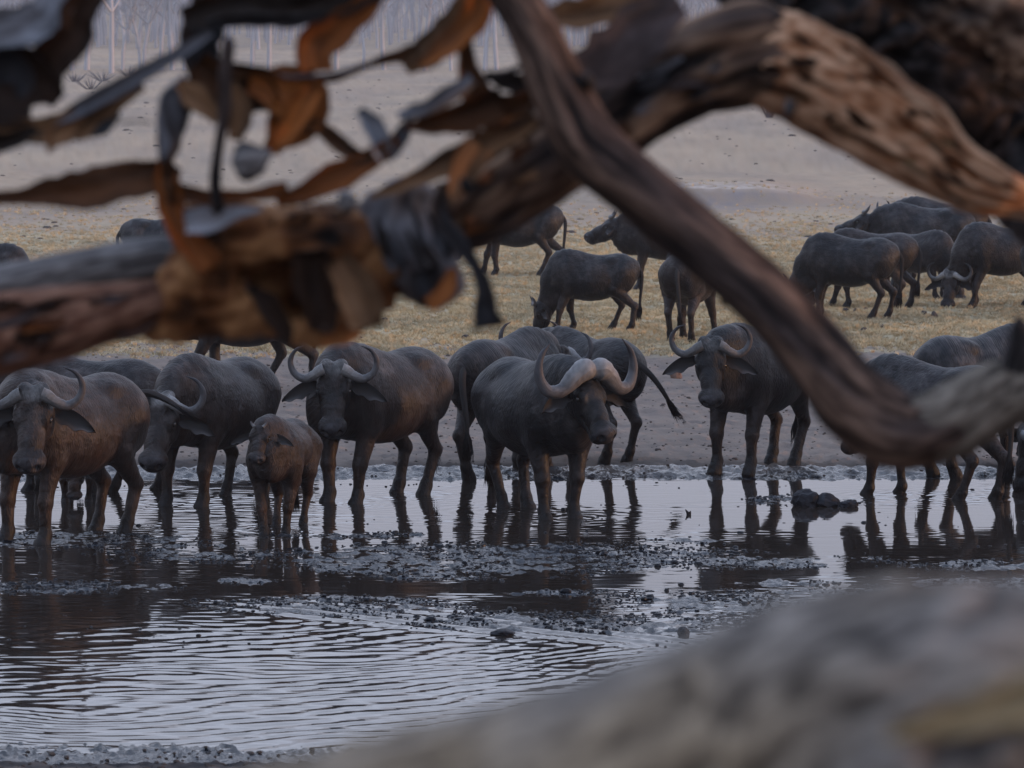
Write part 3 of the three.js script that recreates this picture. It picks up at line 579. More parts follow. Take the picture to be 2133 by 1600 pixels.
function stripGeometry(pts, org, o = {}) {
  const P0 = pts.map(([x, y, d]) => at(x, y, d).sub(org)), curve = new THREE.CatmullRomCurve3(P0, false, 'centripetal'), L = curve.getLength();
  const seg = Math.max(14, Math.ceil(L / .008)), m = 10, n = pts.length - 1, th = o.th || .0032, P = [], C = [], I = [], sd = pts[0][0] * .031 + pts[0][1] * .017;
  const F = COL[o.front || 'orange'], B = COL[o.back || 'grey'], curl = (o.curl ?? .35) * 1.5, view = new THREE.Vector3(0, CAMY, 0).sub(org);
  const ring = 2 * (m + 1);
  for (let j = 0; j <= seg; j++) {
    const t = j / seg, c = curve.getPoint(t), T = curve.getTangent(t), q = t * n, i = Math.min(n - 1, Math.floor(q)), f = q - i, s = f * f * (3 - 2 * f);
    const hw = lerp(pts[i][3] * pts[i][2], pts[i + 1][3] * pts[i + 1][2], s) / FPX, roll = (lerp(pts[i][4] || 0, pts[i + 1][4] || 0, s) + 34 * N(t * L * 7, sd * 5)) * rad;
    const toEye = view.clone().sub(c); toEye.addScaledVector(T, -toEye.dot(T)).normalize();
    const side = T.clone().cross(toEye), D = side.clone().multiplyScalar(Math.cos(roll)).addScaledVector(toEye, Math.sin(roll)), Nn = D.clone().cross(T);
    if (Nn.dot(toEye) * Math.cos(roll) < 0) Nn.negate();
    for (let face = 0; face < 2; face++) for (let k = 0; k <= m; k++) {
      const v = (face ? m - k : k) / m * 2 - 1, rag = 1 + .42 * fbm(t * L * 26, v > 0 ? 4 : 9, sd, 3);
      const lift = curl * hw * (v * v - .35) + .009 * fbm(t * L * 20, v * 1.5, sd, 3) + .25 * curl * hw * v * N(t * L * 9, sd);
      const e = Math.abs(v) > .99 ? .25 : 1;
      const p = c.clone().addScaledVector(D, v * hw * rag).addScaledVector(Nn, lift + (face ? -th : th) * .5 * e);
      P.push(p.x, p.y, p.z);
      const k1 = clamp(1 + .8 * fbm(t * L * 10, v * 9, sd + face * 3, 3) - .5 * Math.max(0, fbm(t * L * 40, v * 12, sd, 2)), .15, 2), base = face ? B : F;
      const dk = clamp(.25 + 1.9 * fbm(t * L * 6, v * 1.3, sd * 2 + face, 3)) * .8, ed = 1 - .45 * sstep(.75, 1, Math.abs(v));
      C.push(...mix3(base, [.018, .011, .008], dk).map(c => c * k1 * ed));
    }
    if (j) for (let k = 0; k < ring; k++) { const a = (j - 1) * ring + k, b = (j - 1) * ring + (k + 1) % ring, c2 = j * ring + k, d = j * ring + (k + 1) % ring; I.push(a, c2, b, b, c2, d); }
  }
  for (const e of [0, seg * ring]) for (let k = 1; k < ring - 1; k++) I.push(e, e + k, e + k + 1);
  const g = toGeometry(P, P.slice(), I, C); g.computeVertexNormals();
  return g;
}
{
  const base = new THREE.Vector3(1.7, baseH(6.2), -6.2);
  const tree = thing('dead_tree', 'fallen dead tree with arching limbs and peeling orange bark close in front of the camera', 'dead tree');
  tree.position.copy(base);
  const limb = (name, pts, o) => part(name, limbGeometry(pts, base, o), barkMat, tree);
  const D = 7;
  limb('limb', [[2800, 900, 6.9, 90], [2420, 540, 7.0, 65], [2160, 425, 7.05, 36], [2010, 372, D, 62], [1880, 278, D, 86], [1730, 185, D, 96], [1610, 125, D, 96], [1560, 108, D, 84]], { pal: 'sunPaint', pal2: 'sunPaint', amp: .15, fa: 3.4, cap: 1, twist: .5, bias: .07 });  // lit look of this limb comes from its lighter palette and bias
  limb('limb', [[1640, 110, 7.03, 70], [1570, 112, D, 98], [1430, 150, D, 90], [1300, 215, D, 92], [1180, 300, D, 84], [1060, 385, D, 80], [940, 455, D, 74], [830, 495, 7.02, 74], [700, 490, 7.08, 62], [560, 500, 7.12, 50], [430, 530, 7.1, 50]], { pal: 'mauve', pal2: 'tanw', amp: .16 });
  limb('limb', [[470, 560, 7.02, 50], [330, 545, 7.02, 50], [200, 565, 7, 48], [80, 590, 6.98, 50], [-140, 640, 6.9, 52]], { pal: 'grey', pal2: 'grey', amp: .1 });
  limb('limb', [[520, 610, 6.97, 40], [380, 625, 6.95, 46], [250, 650, 6.93, 58], [120, 676, 6.9, 72], [0, 700, 6.88, 82], [-160, 735, 6.8, 90]], { pal: 'red', pal2: 'red', amp: .12 });
  limb('limb', [[960, -160, 6.75, 44], [1055, -30, 6.75, 46], [1115, 70, 6.74, 52], [1165, 190, 6.73, 56], [1225, 300, 6.72, 62], [1340, 405, 6.7, 61], [1480, 520, 6.68, 60], [1600, 625, 6.66, 63], [1700, 738, 6.64, 70], [1780, 838, 6.62, 77], [1870, 897, 6.6, 75], [1960, 892, 6.6, 66], [2010, 862, 6.61, 56]], { pal: 'mauve', pal2: 'umber', amp: .11, twist: 1.4, cap: 1 });
  limb('limb', [[1840, 886, 6.6, 54], [1955, 888, 6.6, 72], [2060, 832, 6.62, 68], [2150, 798, 6.64, 65], [2320, 740, 6.6, 62], [2900, 800, 6.5, 90]], { pal: 'ash', pal2: 'ash', amp: .10, twist: 1.4, cap: 1, bias: .08 });
  limb('stub', [[2105, 800, 6.62, 34], [2118, 740, 6.6, 24], [2124, 690, 6.58, 17], [2122, 655, 6.57, 9]], { pal: 'dark', cap: 1 });
  limb('trunk', [[1420, -220, 7.35, 90], [1600, -70, 7.35, 120], [1790, 40, 7.35, 130], [1960, 160, 7.35, 125], [2110, 300, 7.38, 120], [2330, 520, 7.2, 130], [2800, 1300, 6.7, 170], [3300, 2650, 6.2, 230]], { pal: 'dark', pal2: 'mauve', amp: .16, fl: 6 });
  limb('trunk', [[1700, -260, 7.0, 110], [1900, -110, 6.98, 125], [2070, -10, 6.96, 120], [2230, 110, 6.96, 110], [2500, 300, 6.9, 110], [2950, 1000, 6.5, 140], [3480, 2680, 6.1, 190]], { pal: 'dark', pal2: 'warm', amp: .18, fl: 3 });
  // the burl with a hollow
  const k = 6.95 / FPX, E = (x, y, rx, ry, rz = 80, dz = 0, kk = .03) => { const c = at(x, y, 6.95 - dz * k).sub(base); return ell([c.x, c.y, c.z], [rx * k, ry * k, rz * k], kk); };
  const burl = meshField([
    E(440, 500, 75, 80), E(420, 600, 80, 70), E(480, 560, 90, 95, 90), E(600, 505, 150, 62, 95), E(690, 600, 100, 95, 90), E(760, 565, 80, 100, 80), E(470, 650, 110, 45, 60), E(640, 655, 90, 50, 70), E(360, 650, 70, 50, 60), E(500, 480, 60, 45, 70, 30), E(700, 500, 80, 50, 90, 30),
    { ...E(546, 590, 64, 48, 170, 70, .02), sub: true }, { ...E(592, 642, 62, 54, 160, 80, .02), sub: true }, E(565, 612, 120, 85, 22, -90, .01),
  ], .007);
  {
    const C = [], P = burl.P, NR = burl.NR;
    for (let i = 0; i < P.length; i += 3) {
      const n = fbm(P[i] * 9, P[i + 1] * 9, P[i + 2] * 9, 3), r = 1 - 2 * Math.abs(N(P[i] * 16, P[i + 1] * 26, P[i + 2] * 16)); const d = .026 * n + .010 * r + .006 * N(P[i] * 60, P[i + 1] * 40, P[i + 2] * 60);
      P[i] += NR[i] * d; P[i + 1] += NR[i + 1] * d; P[i + 2] += NR[i + 2] * d;
      const g = clamp(.40 + 1.5 * n + .35 * r), pp = [[.006, .004, .003], [.105, .038, .013], [.32, .155, .065]];
      C.push(...(g < .5 ? mix3(pp[0], pp[1], g * 2) : mix3(pp[1], pp[2], g * 2 - 1)));
    }
    const g = toGeometry(P, NR, burl.I, C); g.computeVertexNormals(); part('burl', g, barkMat, tree);
  }
  const lump = meshField([E(815, 480, 85, 75, 80), E(870, 540, 80, 80, 70), E(850, 430, 55, 50, 60), E(900, 590, 52, 55, 50)], .007);
  {
    const C = [], P = lump.P, NR = lump.NR;
    for (let i = 0; i < P.length; i += 3) { const n = fbm(P[i] * 12, P[i + 1] * 9, P[i + 2] * 12, 3) + .35 * (1 - 2.5 * Math.abs(N(P[i] * 30, P[i + 1] * 12, P[i + 2] * 30))), d = .026 * n; P[i] += NR[i] * d; P[i + 1] += NR[i + 1] * d; P[i + 2] += NR[i + 2] * d; const g = clamp(.5 + .9 * n); const w2 = clamp(.3 + 2.4 * fbm(P[i] * 5, P[i + 1] * 5, P[i + 2] * 5 + 9, 2)); C.push(...mix3(mix3([.02, .019, .022], [.21, .2, .215], g), mix3([.02, .012, .009], [.20, .13, .095], g), w2)); }
    const g = toGeometry(P, NR, lump.I, C); g.computeVertexNormals(); part('burl', g, barkMat, tree).userData.label = 'smooth grey burl';
  }
  const strip = (pts, front, back, o = {}) => part('bark_strip', stripGeometry(pts.map(([x, y, hw, roll, d]) => [x, y, (d ?? 6.85), hw, roll]), base, { front, back, ...o }), stripMat, tree);
  // peeling strips: [x, y, half width, roll, distance]
  strip([[-60, 62, 44, -20], [30, 55, 44, -20], [95, 40, 46, -15], [120, -30, 40, 0]], 'lgrey', 'dkb', { curl: .15 });
  strip([[225, -60, 30, 0], [165, 15, 40, 10], [145, 80, 40, 20], [90, 125, 46, 30]], 'dkb', 'grey', { curl: .4 });
  strip([[-60, 185, 84, 10, 6.9], [20, 180, 84, 5, 6.9], [80, 175, 66, 0, 6.9], [122, 210, 22, 0, 6.9]], 'dkb', 'grey', { curl: .4 });
  strip([[-40, 145, 34, -40, 6.8], [25, 130, 40, -40, 6.8], [48, 165, 30, -30, 6.8], [40, 205, 10, 0, 6.8]], 'dgrey', 'dark', { curl: .6 });
  strip([[440, 66, 10, 0, 6.8], [395, 98, 12, -10, 6.8], [330, 138, 16, -15, 6.81], [255, 180, 20, -15, 6.82], [180, 222, 20, -10, 6.83], [110, 255, 10, 0, 6.84]], 'grey', 'tan', { curl: .4 });
  strip([[300, 180, 8, 0, 6.85], [250, 205, 22, 0, 6.85], [180, 250, 32, 0, 6.86], [90, 275, 30, 0, 6.87], [20, 268, 22, 0, 6.88], [-50, 250, 20, 0, 6.9]], 'tan', 'grey', { curl: .3 });
  strip([[-40, 305, 26, 0], [30, 290, 18, 0], [75, 268, 10, 0]], 'dark', 'dark');
  strip([[165, 235, 26, 10, 6.84], [120, 275, 30, 0, 6.84], [100, 318, 4, 0, 6.84]], 'tan', 'brown', { curl: .2 });
  strip([[250, 240, 6, 0, 6.84], [215, 270, 16, 0, 6.84], [190, 285, 6, 0, 6.84]], 'dgrey', 'brown', { curl: .2 });
  strip([[392, 165, 20, -20], [350, 200, 30, -50], [345, 250, 32, -20], [352, 300, 26, 20], [338, 345, 10, 30]], 'grey', 'dark', { curl: -.8 });
  strip([[400, 190, 14, 40, 6.9], [372, 250, 20, 60, 6.9], [350, 325, 14, 30, 6.9]], 'dark', 'dark', { curl: .5 });
  strip([[470, -40, 40, 20, 6.9], [425, 40, 44, 10, 6.9], [415, 100, 42, 0, 6.9], [440, 180, 44, 0, 6.9], [470, 240, 22, 0, 6.9]], 'dgrey', 'dark', { curl: .5 });
  strip([[380, 40, 24, 0], [470, 20, 40, 10], [580, 22, 36, 20], [690, 10, 34, 10], [800, -30, 24, 0]], 'dark', 'dgrey', { curl: .5 });
  strip([[430, 48, 12, -40, 6.8], [520, 36, 22, -50, 6.8], [610, 40, 18, -40, 6.8], [680, 30, 6, 0, 6.8]], 'dgrey', 'dark', { curl: .3 });
  strip([[790, -40, 24, 0], [750, 25, 28, 0], [700, 60, 40, 0], [655, 95, 42, 0], [660, 150, 34, 0]], 'rust', 'dark', { curl: .25 });
  strip([[370, 170, 14, 0, 6.82], [405, 200, 30, 0, 6.82], [440, 235, 18, 0, 6.82], [446, 258, 4, 0, 6.82]], 'tan', 'brown', { curl: .2 });
  strip([[470, 180, 24, 10, 6.83], [500, 235, 30, 0, 6.83], [490, 292, 14, 0, 6.83]], 'tan', 'grey', { curl: .4 });
  strip([[410, 130, 30, 0, 6.86], [460, 175, 50, 0, 6.86], [540, 190, 46, 0, 6.86], [580, 215, 20, 0, 6.86]], 'brown', 'dark', { curl: .5 });
  strip([[455, 145, 14, 20], [540, 148, 18, -20], [610, 162, 14, -55], [690, 158, 12, -60], [760, 135, 10, -60], [820, 118, 14, -30], [870, 110, 22, -10]], 'brown', 'grey', { curl: .4 });
  strip([[1010, -60, 26, 0], [985, 10, 40, 0], [940, 70, 40, 0], [890, 112, 34, 0], [845, 145, 14, 0]], 'tan', 'grey', { curl: .25 });
  strip([[1000, -40, 16, 0, 6.82], [990, 30, 34, 5, 6.82], [930, 95, 26, 0, 6.82], [875, 135, 8, 0, 6.82]], 'orange', 'brown', { curl: .15 });
  strip([[520, 170, 24, 0], [590, 185, 58, 0], [628, 215, 60, 0], [600, 262, 50, 0], [568, 305, 22, 0], [556, 324, 4, 0]], 'orange', 'brown', { curl: .3 });
  strip([[655, 180, 18, 0, 6.83], [625, 225, 30, 0, 6.83], [590, 285, 22, 0, 6.83], [562, 312, 4, 0, 6.83]], 'orange', 'brown', { curl: .3 });
  strip([[600, 245, 10, 0], [650, 262, 16, 20], [705, 298, 18, 10], [755, 325, 14, 0], [800, 325, 9, 0]], 'brown', 'dark', { curl: .6 });
  strip([[748, 228, 10, 0], [772, 262, 22, 10], [790, 300, 24, 10], [805, 335, 14, 0]], 'lgrey', 'dark', { curl: .7 });
  strip([[862, 250, 8, 0], [835, 275, 20, 10], [812, 315, 18, 0], [795, 335, 8, 0]], 'grey', 'grey', { curl: .7 });
  strip([[575, 418, 14, 0], [640, 395, 26, 0], [710, 365, 32, 0], [765, 335, 24, 0], [830, 290, 12, 0]], 'rust', 'grey', { curl: .4 });
  strip([[-60, 414, 14, 0], [30, 412, 16, 0], [110, 398, 30, 0], [175, 398, 44, 0], [250, 378, 42, 0], [320, 370, 36, 0], [370, 385, 36, 0]], 'brown', 'dark', { curl: .25 });
  strip([[345, 330, 16, 0], [350, 385, 28, 0], [365, 450, 30, 0], [395, 510, 34, 0], [440, 560, 30, 0]], 'rust', 'dark', { curl: .6 });
  strip([[360, 400, 18, 10], [440, 412, 16, 0], [520, 408, 14, 0], [600, 398, 18, 0]], 'rust', 'brown', { curl: .6 });
  strip([[385, 462, 26, -10, 6.8], [440, 455, 30, -20, 6.8], [500, 440, 14, -20, 6.8], [545, 436, 5, -10, 6.8]], 'lgrey', 'grey', { curl: .3 });
  strip([[968, 80, 16, 0], [972, 130, 18, 0], [985, 180, 34, 0], [1010, 230, 40, 0], [1075, 225, 34, 0], [1110, 205, 20, 0]], 'brown', 'grey', { curl: .4 });
  strip([[830, 245, 8, -20, 6.8], [880, 232, 22, -45, 6.8], [940, 205, 26, -45, 6.8], [985, 165, 18, -30, 6.8]], 'grey', 'grey', { curl: -.5 });
  strip([[845, 268, 8, 20, 6.83], [905, 258, 26, 10, 6.83], [975, 238, 38, 0, 6.83], [1050, 215, 30, 0, 6.83]], 'brown', 'grey', { curl: .5 });
  strip([[770, 412, 8, 0], [830, 388, 14, 0], [900, 355, 22, 0], [970, 325, 30, 0], [1040, 285, 30, 0], [1115, 245, 20, 0]], 'tan', 'grey', { curl: .35 });
  strip([[1000, 300, 30, 0, 6.8], [970, 345, 34, 0, 6.8], [950, 395, 20, 0, 6.8], [942, 425, 5, 0, 6.8]], 'tan', 'brown', { curl: .2 });
  strip([[920, 380, 14, 40], [910, 440, 22, 30], [940, 490, 20, 20], [985, 545, 14, 10], [1010, 600, 16, 0], [1012, 640, 26, 0], [1018, 682, 36, 0]], 'dgrey', 'dark', { curl: .4 });
  strip([[700, 540, 30, 0, 6.75], [735, 600, 46, 0, 6.75], [760, 650, 48, 0, 6.75], [770, 684, 34, 0, 6.75]], 'tan', 'brown', { curl: .4 });
  strip([[520, 600, 12, 30, 6.8], [560, 650, 26, 10, 6.78], [592, 690, 20, 0, 6.76], [602, 722, 5, 0, 6.76]], 'dkb', 'dark', { curl: .9 });
  strip([[650, 520, 40, 0, 6.76], [658, 600, 46, 0, 6.76], [668, 665, 36, 0, 6.76], [660, 690, 20, 0, 6.76]], 'dkb', 'dark', { curl: .6 });
  strip([[880, 560, 30, 0, 6.78], [892, 600, 36, 0, 6.78], [890, 640, 22, 0, 6.78]], 'dgrey', 'orange', { curl: .7 });
  strip([[945, 560, 12, 0, 6.75], [930, 605, 20, 0, 6.75], [890, 636, 18, 0, 6.75]], 'orange', 'brown', { curl: .3 });
  strip([[1420, 10, 30, 0, 6.85], [1340, 60, 58, 0, 6.85], [1270, 120, 62, 0, 6.85], [1190, 160, 34, 0, 6.85]], 'mauve', 'dark', { curl: .15 });
  strip([[1120, 40, 20, 0, 6.86], [1200, 25, 34, 0, 6.86], [1290, 5, 34, 0, 6.86], [1390, -20, 26, 0, 6.86]], 'tan', 'brown', { curl: .3 });
  strip([[1120, 180, 30, 0, 6.88], [1060, 170, 22, 0, 6.88], [1010, 155, 8, 0, 6.88]], 'dark', 'dark', { curl: .3 });
  seed = 31;
  const sliver = (path, n, cols_) => {
    for (let k = 0; k < n; k++) {
      const i = Math.floor(rnd() * (path.length - 1)), f = rnd(), a = path[i], b = path[i + 1], dx = b[0] - a[0], dy = b[1] - a[1], l = Math.hypot(dx, dy), ux = dx / l, uy = dy / l;
      const r = lerp(a[3], b[3], f), off = rr(-.8, .8) * r, cx = lerp(a[0], b[0], f) - uy * off, cy = lerp(a[1], b[1], f) + ux * off, len = rr(40, 110), tilt = rr(-.25, .25), vx = ux - uy * tilt, vy = uy + ux * tilt;
      const dd = lerp(a[2], b[2], f) - Math.sqrt(Math.max(.05, 1 - (off / r) ** 2)) * r * a[2] / FPX - .004, w = rr(6, 15);
      strip([[cx - vx * len * .5, cy - vy * len * .5, w * .3, 0, dd + .006], [cx, cy, w, rr(-20, 20), dd], [cx + vx * len * .4, cy + vy * len * .4, w * .7, 0, dd - rr(0, .02)], [cx + vx * len * .55, cy + vy * len * .55, 1.5, 0, dd - rr(0, .035)]], cols_[Math.floor(rnd() * cols_.length)], 'dark', { curl: rr(.2, .9) });
    }
  };
  sliver([[1300, 215, D, 92], [1180, 300, D, 84], [1060, 385, D, 80], [940, 455, D, 74], [830, 500, D, 78]], 34, ['tan', 'brown', 'mauve', 'dkb', 'grey', 'rust']);
  sliver([[2000, 365, D, 62], [1880, 278, D, 86], [1730, 185, D, 96], [1600, 122, D, 96]], 22, ['tan', 'brown', 'rust', 'dkb', 'dkb', 'pale']);
  sliver([[1560, 108, D, 84], [1430, 150, D, 90], [1330, 200, D, 92]], 12, ['mauve', 'dgrey', 'dkb', 'grey']);
  sliver([[720, 470, D - .06, 40], [600, 480, D - .06, 40], [430, 500, D - .06, 60], [420, 620, D - .06, 50]], 20, ['brown', 'rust', 'dkb', 'tan', 'dark', 'orange']);
  sliver([[840, 470, D - .08, 90], [890, 570, D - .08, 70]], 12, ['dgrey', 'grey', 'dark', 'mauve']);
  sliver([[350, 630, 6.95, 46], [120, 676, 6.9, 72], [0, 700, 6.88, 82]], 14, ['rust', 'brown', 'dkb', 'mauve']);
  for (const [x, y, ex, ey, r] of [[1290, 345, 1330, 320, 12], [1540, 590, 1500, 640, 14], [1700, 700, 1752, 690, 10], [1230, 180, 1212, 150, 14], [980, 400, 960, 370, 12], [1650, 210, 1640, 246, 12]]) limb('stub', [[x, y, 6.72, r * 1.3], [(x + ex) / 2, (y + ey) / 2, 6.7, r], [ex, ey, 6.69, r * .6]], { pal: 'dark', cap: 1, m: 20 });
  // thin hanging twig and a curled knob
  const tw = (name, pts, o) => limb(name, pts.map(([x, y, r, d]) => [x, y, d ?? 6.78, r]), { m: 14, ...o });
  tw('twig', [[478, 70, 13], [470, 160, 13], [468, 230, 12], [455, 310, 10], [448, 380, 12], [455, 450, 15]], { pal: 'mauve', cap: 1 });
  tw('twig', [[320, 256, 3], [280, 252, 2.5], [240, 258, 2]], { pal: 'dark', cap: 1 });
  tw('twig', [[1000, 170, 6], [1060, 150, 6], [1120, 122, 5]], { pal: 'mauve', cap: 1 });
  tw('knob', [[480, 338, 30], [505, 335, 38], [530, 330, 32], [552, 320, 14], [566, 314, 5]], { pal: 'dark', pal2: 'grey', cap: 1, m: 24, amp: .3, fa: 4 });
  tw('knob', [[700, 425, 16], [722, 420, 22], [745, 412, 14]], { pal: 'grey', cap: 1, m: 24 });
}
{
  const base = new THREE.Vector3(0.62, 2.9, -2.85);
  const log = thing('fallen_log', 'weathered grey log lying across the lower right corner, out of focus', 'log');
  log.position.copy(base);
  const DL = 2.8, p = [[200, 2400, DL, 560], [800, 2150, DL, 600], [1160, 2062, DL, 600], [1607, 1910, DL, 600], [1850, 1825, DL, 600], [2150, 1815, DL, 600], [2700, 1840, DL, 620], [3600, 1900, DL, 640]];
  part('trunk', limbGeometry(p, base, { pal: 'log', pal2: 'log2', amp: .035, fa: 6, fl: 9, twist: 1, seg: 260, m: 200 }), barkMat, log);
  const b = (x, y, w, roll) => [x, y, 2.6, w, roll];
  part('bark_strip', stripGeometry([b(1840, 1540, 10, 0), b(1920, 1515, 34, 0), b(2030, 1490, 44, 0), b(2200, 1450, 60, 0), b(2500, 1400, 50, 0)], base, { front: 'pale', back: 'brown', curl: .15, th: .012 }), stripMat, log).userData.label = 'pale tan patch of torn wood';
}
// ------------------------------------------------------------ woodland beyond the plain
const treeMat = new THREE.MeshPhysicalMaterial({ color: new THREE.Color().setRGB(.36, .35, .36), roughness: 0.9, specularIntensity: .1 });
function bareTree(h, variant) {
  seed = 1000 + variant * 77;
  const trunk = [], crown = [];
  const seg = (a, b, r0, r1, list, m) => { const g = new THREE.CylinderGeometry(r1, r0, a.distanceTo(b), m, 1, true); g.translate(0, a.distanceTo(b) / 2, 0); g.applyQuaternion(new THREE.Quaternion().setFromUnitVectors(new THREE.Vector3(0, 1, 0), b.clone().sub(a).normalize())); g.translate(a.x, a.y, a.z); list.push(g); };
  function grow(p, dir, len, r, lev) {
    const n = lev === 0 ? 5 : 3; let q = p.clone(), d = dir.clone();
    for (let i = 0; i < n; i++) {
      const e = q.clone().addScaledVector(d, len / n); const r1 = r * (1 - .6 * (i + 1) / n), r0 = r * (1 - .6 * i / n);
      seg(q, e, r0, r1, lev === 0 ? trunk : crown, lev === 0 ? 8 : 4);
      if (lev < 3 && (lev > 0 || i > 0)) for (let k = 0; k < (lev === 0 ? 2 : 2); k++) { const a = rnd() * 6.28, s = rr(.5, 1.1); grow(e, new THREE.Vector3(Math.cos(a) * s, 1 - s * .35, Math.sin(a) * s).normalize(), len * rr(.35, .55), r1 * .6, lev + 1); }
      q = e; d = d.clone().add(new THREE.Vector3(rr(-.18, .18), .05, rr(-.18, .18))).normalize();
    }
  }
  grow(new THREE.Vector3(0, -.3, 0), new THREE.Vector3(rr(-.06, .06), 1, rr(-.06, .06)).normalize(), h, h * .017, 0);
  return [mergeGeometries(trunk), mergeGeometries(crown)];
}
{
  const protos = [11, 13, 9, 12].map((h, i) => bareTree(h, i));
  seed = 4242;
  const big = { 232: ['tall forked grey trunk standing nearest in the haze, left of the hanging bark', 1.3] };
  const spots = [[232, 152], [180, 98], [292, 104], [335, 108], [385, 100], [150, 84], [255, 78], [410, 92], [640, 98], [700, 112], [757, 104], [800, 92], [560, 104], [885, 92], [940, 100], [525, 118], [1010, 112], [1035, 96], [110, 120], [60, 105], [-40, 110], [450, 95], [1120, 100], [1250, 110], [1400, 105], [1550, 98], [1700, 110], [1900, 104], [2050, 98], [360, 128], [300, 132]];
  spots.forEach(([px, py], i) => {
    const g = onGround(px, py);
    const t = thing('bare_tree', big[px] ? big[px][0] : 'bare leafless tree fading into the haze beyond the plain', 'tree', big[px] ? null : 'bare trees in the haze beyond the plain');
    const [tr, cr] = protos[i % 4]; part('trunk', tr, treeMat, t); part('crown', cr, treeMat, t);
    t.position.copy(g); t.rotation.y = i * 2.1; t.scale.setScalar((big[px] ? 1.15 : rr(.8, 1.2)));
  });
  const far = mergeGeometries([protos[0][0], protos[0][1]]), far2 = mergeGeometries([protos[2][0], protos[2][1]]), M = new THREE.Matrix4();
  for (const [geo, cnt] of [[far, 1000], [far2, 1000]]) {
    const im = new THREE.InstancedMesh(geo, treeMat, cnt); im.name = numbered('far_woodland');
    for (let i = 0; i < cnt; i++) { const d = rr(430, 900), x = rr(-.2, .2) * d; M.makeRotationY(rnd() * 6.28).scale(new THREE.Vector3(1, 1, 1).multiplyScalar(rr(.8, 1.3))).setPosition(x, baseH(d) - .3, -d); im.setMatrixAt(i, M); }
    scene.add(im); tag(im, 'pale hazy woodland of bare trees closing the plain', 'woodland', null, 'stuff');
  }
}
// ------------------------------------------------------------ shrubs, stones, dung
const shrubMat = new THREE.MeshStandardMaterial({ color: new THREE.Color().setRGB(.10, .095, .10), roughness: .9 });
function shrub(px, py, h, n, spread, label, cat = 'shrub') {
  const t = thing('dry_shrub', label, cat); t.position.copy(onGround(px, py));
  for (let i = 0; i < n; i++) {
    const a = rnd() * 6.28, r = rr(.05, spread), top = h * rr(.5, 1), pts = [[Math.cos(a) * r * .15, -.05, Math.sin(a) * r * .15], [Math.cos(a) * r * .6, top * .5, Math.sin(a) * r * .6], [Math.cos(a) * r + rr(-.1, .1), top, Math.sin(a) * r]];
    const w = h * rr(.02, .045); part('stem', sweep(pts, [[w, w], [w * .7, w * .7], [w * .1, w * .1]], [1, .2, .3], 8, 5, () => [.1, .1, .1]), shrubMat, t);
  }
}
shrub(1603, 244, 1.5, 14, 1.1, 'lone dry shrub standing on the pale plain under the arch of the big limb');
const shrubLabels = ['dark low shrub at the foot of the nearest hazy tree', 'small dry shrub left of the hazy tree trunk', 'low scrub patch on the far plain, right of the tree foot', 'thin dry scrub on the far plain, lowest of its patch'];
[[215, 168], [155, 172], [270, 158], [190, 186]].forEach(([x, y], i) => shrub(x, y, .9, 22, 1.5, shrubLabels[i]));
const clodMat = new THREE.MeshPhysicalMaterial({ color: new THREE.Color().setRGB(.014, .014, .017), roughness: .45, specularIntensity: .15, bumpMap: mudBump, bumpScale: .01 });
const crumbMat = new THREE.MeshPhysicalMaterial({ color: new THREE.Color().setRGB(.006, .007, .010), roughness: .3, specularIntensity: .25 });
const dungMat = new THREE.MeshPhysicalMaterial({ specularIntensity: .2, color: new THREE.Color().setRGB(.06, .05, .045), roughness: .9, bumpMap: mudBump, bumpScale: .01 });
const redMat = new THREE.MeshStandardMaterial({ color: new THREE.Color().setRGB(.12, .07, .05), roughness: .9, bumpMap: mudBump, bumpScale: .01 });
function clodGeometry(sd, det = 3) {
  const g = new THREE.IcosahedronGeometry(1, det), p = g.attributes.position;
  for (let i = 0; i < p.count; i++) { const x = p.getX(i), y = p.getY(i), z = p.getZ(i), k = 1 + .45 * fbm(x * 1.3 + sd, y * 1.3, z * 1.3, 3); p.setXYZ(i, x * k, y * k, z * k); }
  g.computeVertexNormals(); return g;
}
const clods = [0, 1, 2, 3].map(i => clodGeometry(i * 9.1));
function lump(name, px, py, wpx, hpx, mat, label, cat, group, pool) {
  const r = ray(px, py), d0 = CAMY / (-r.y / -r.z), g = pool ? new THREE.Vector3(r.x * d0 / -r.z, 0, -d0) : onGround(px, py);
  const m = part(name, clods[Math.floor(rnd() * 4)], mat); m.name = numbered(name);
  const s = -g.z / FPX; m.position.copy(g); m.position.y += hpx * s * .25; m.scale.set(wpx * s / 2, hpx * s * .75, wpx * s / 2 * rr(.7, 1)); m.rotation.y = rnd() * 6;
  return tag(m, label, cat, group);
}
lump('mud_mound', 1680, 1054, 58, 36, clodMat, 'tallest rounded mud mound sticking out of the water, left of the three', 'mud mound', 'mud mounds in the water', 1);
lump('mud_mound', 1722, 1054, 58, 26, clodMat, 'middle mud mound of the three in the water', 'mud mound', 'mud mounds in the water', 1);
lump('mud_mound', 1768, 1056, 40, 14, clodMat, 'lowest mud mound of the three, rightmost in the water', 'mud mound', 'mud mounds in the water', 1);
lump('mud_mound', 1048, 1322, 50, 12, clodMat, 'small dark mud mound at the edge of the rippled water', 'mud mound', 'mud mounds in the water', 1);
lump('mud_mound', 1424, 1325, 30, 20, clodMat, 'small mud mound just above the grey log', 'mud mound', 'mud mounds in the water', 1);
lump('clod', 1408, 788, 34, 24, redMat, 'reddish brown clod on the shore left of the open mouthed cow', 'clod');
lump('dung', 1946, 664, 16, 16, dungMat, 'small dark dung lump alone on the grass right of the grazing group', 'dung');
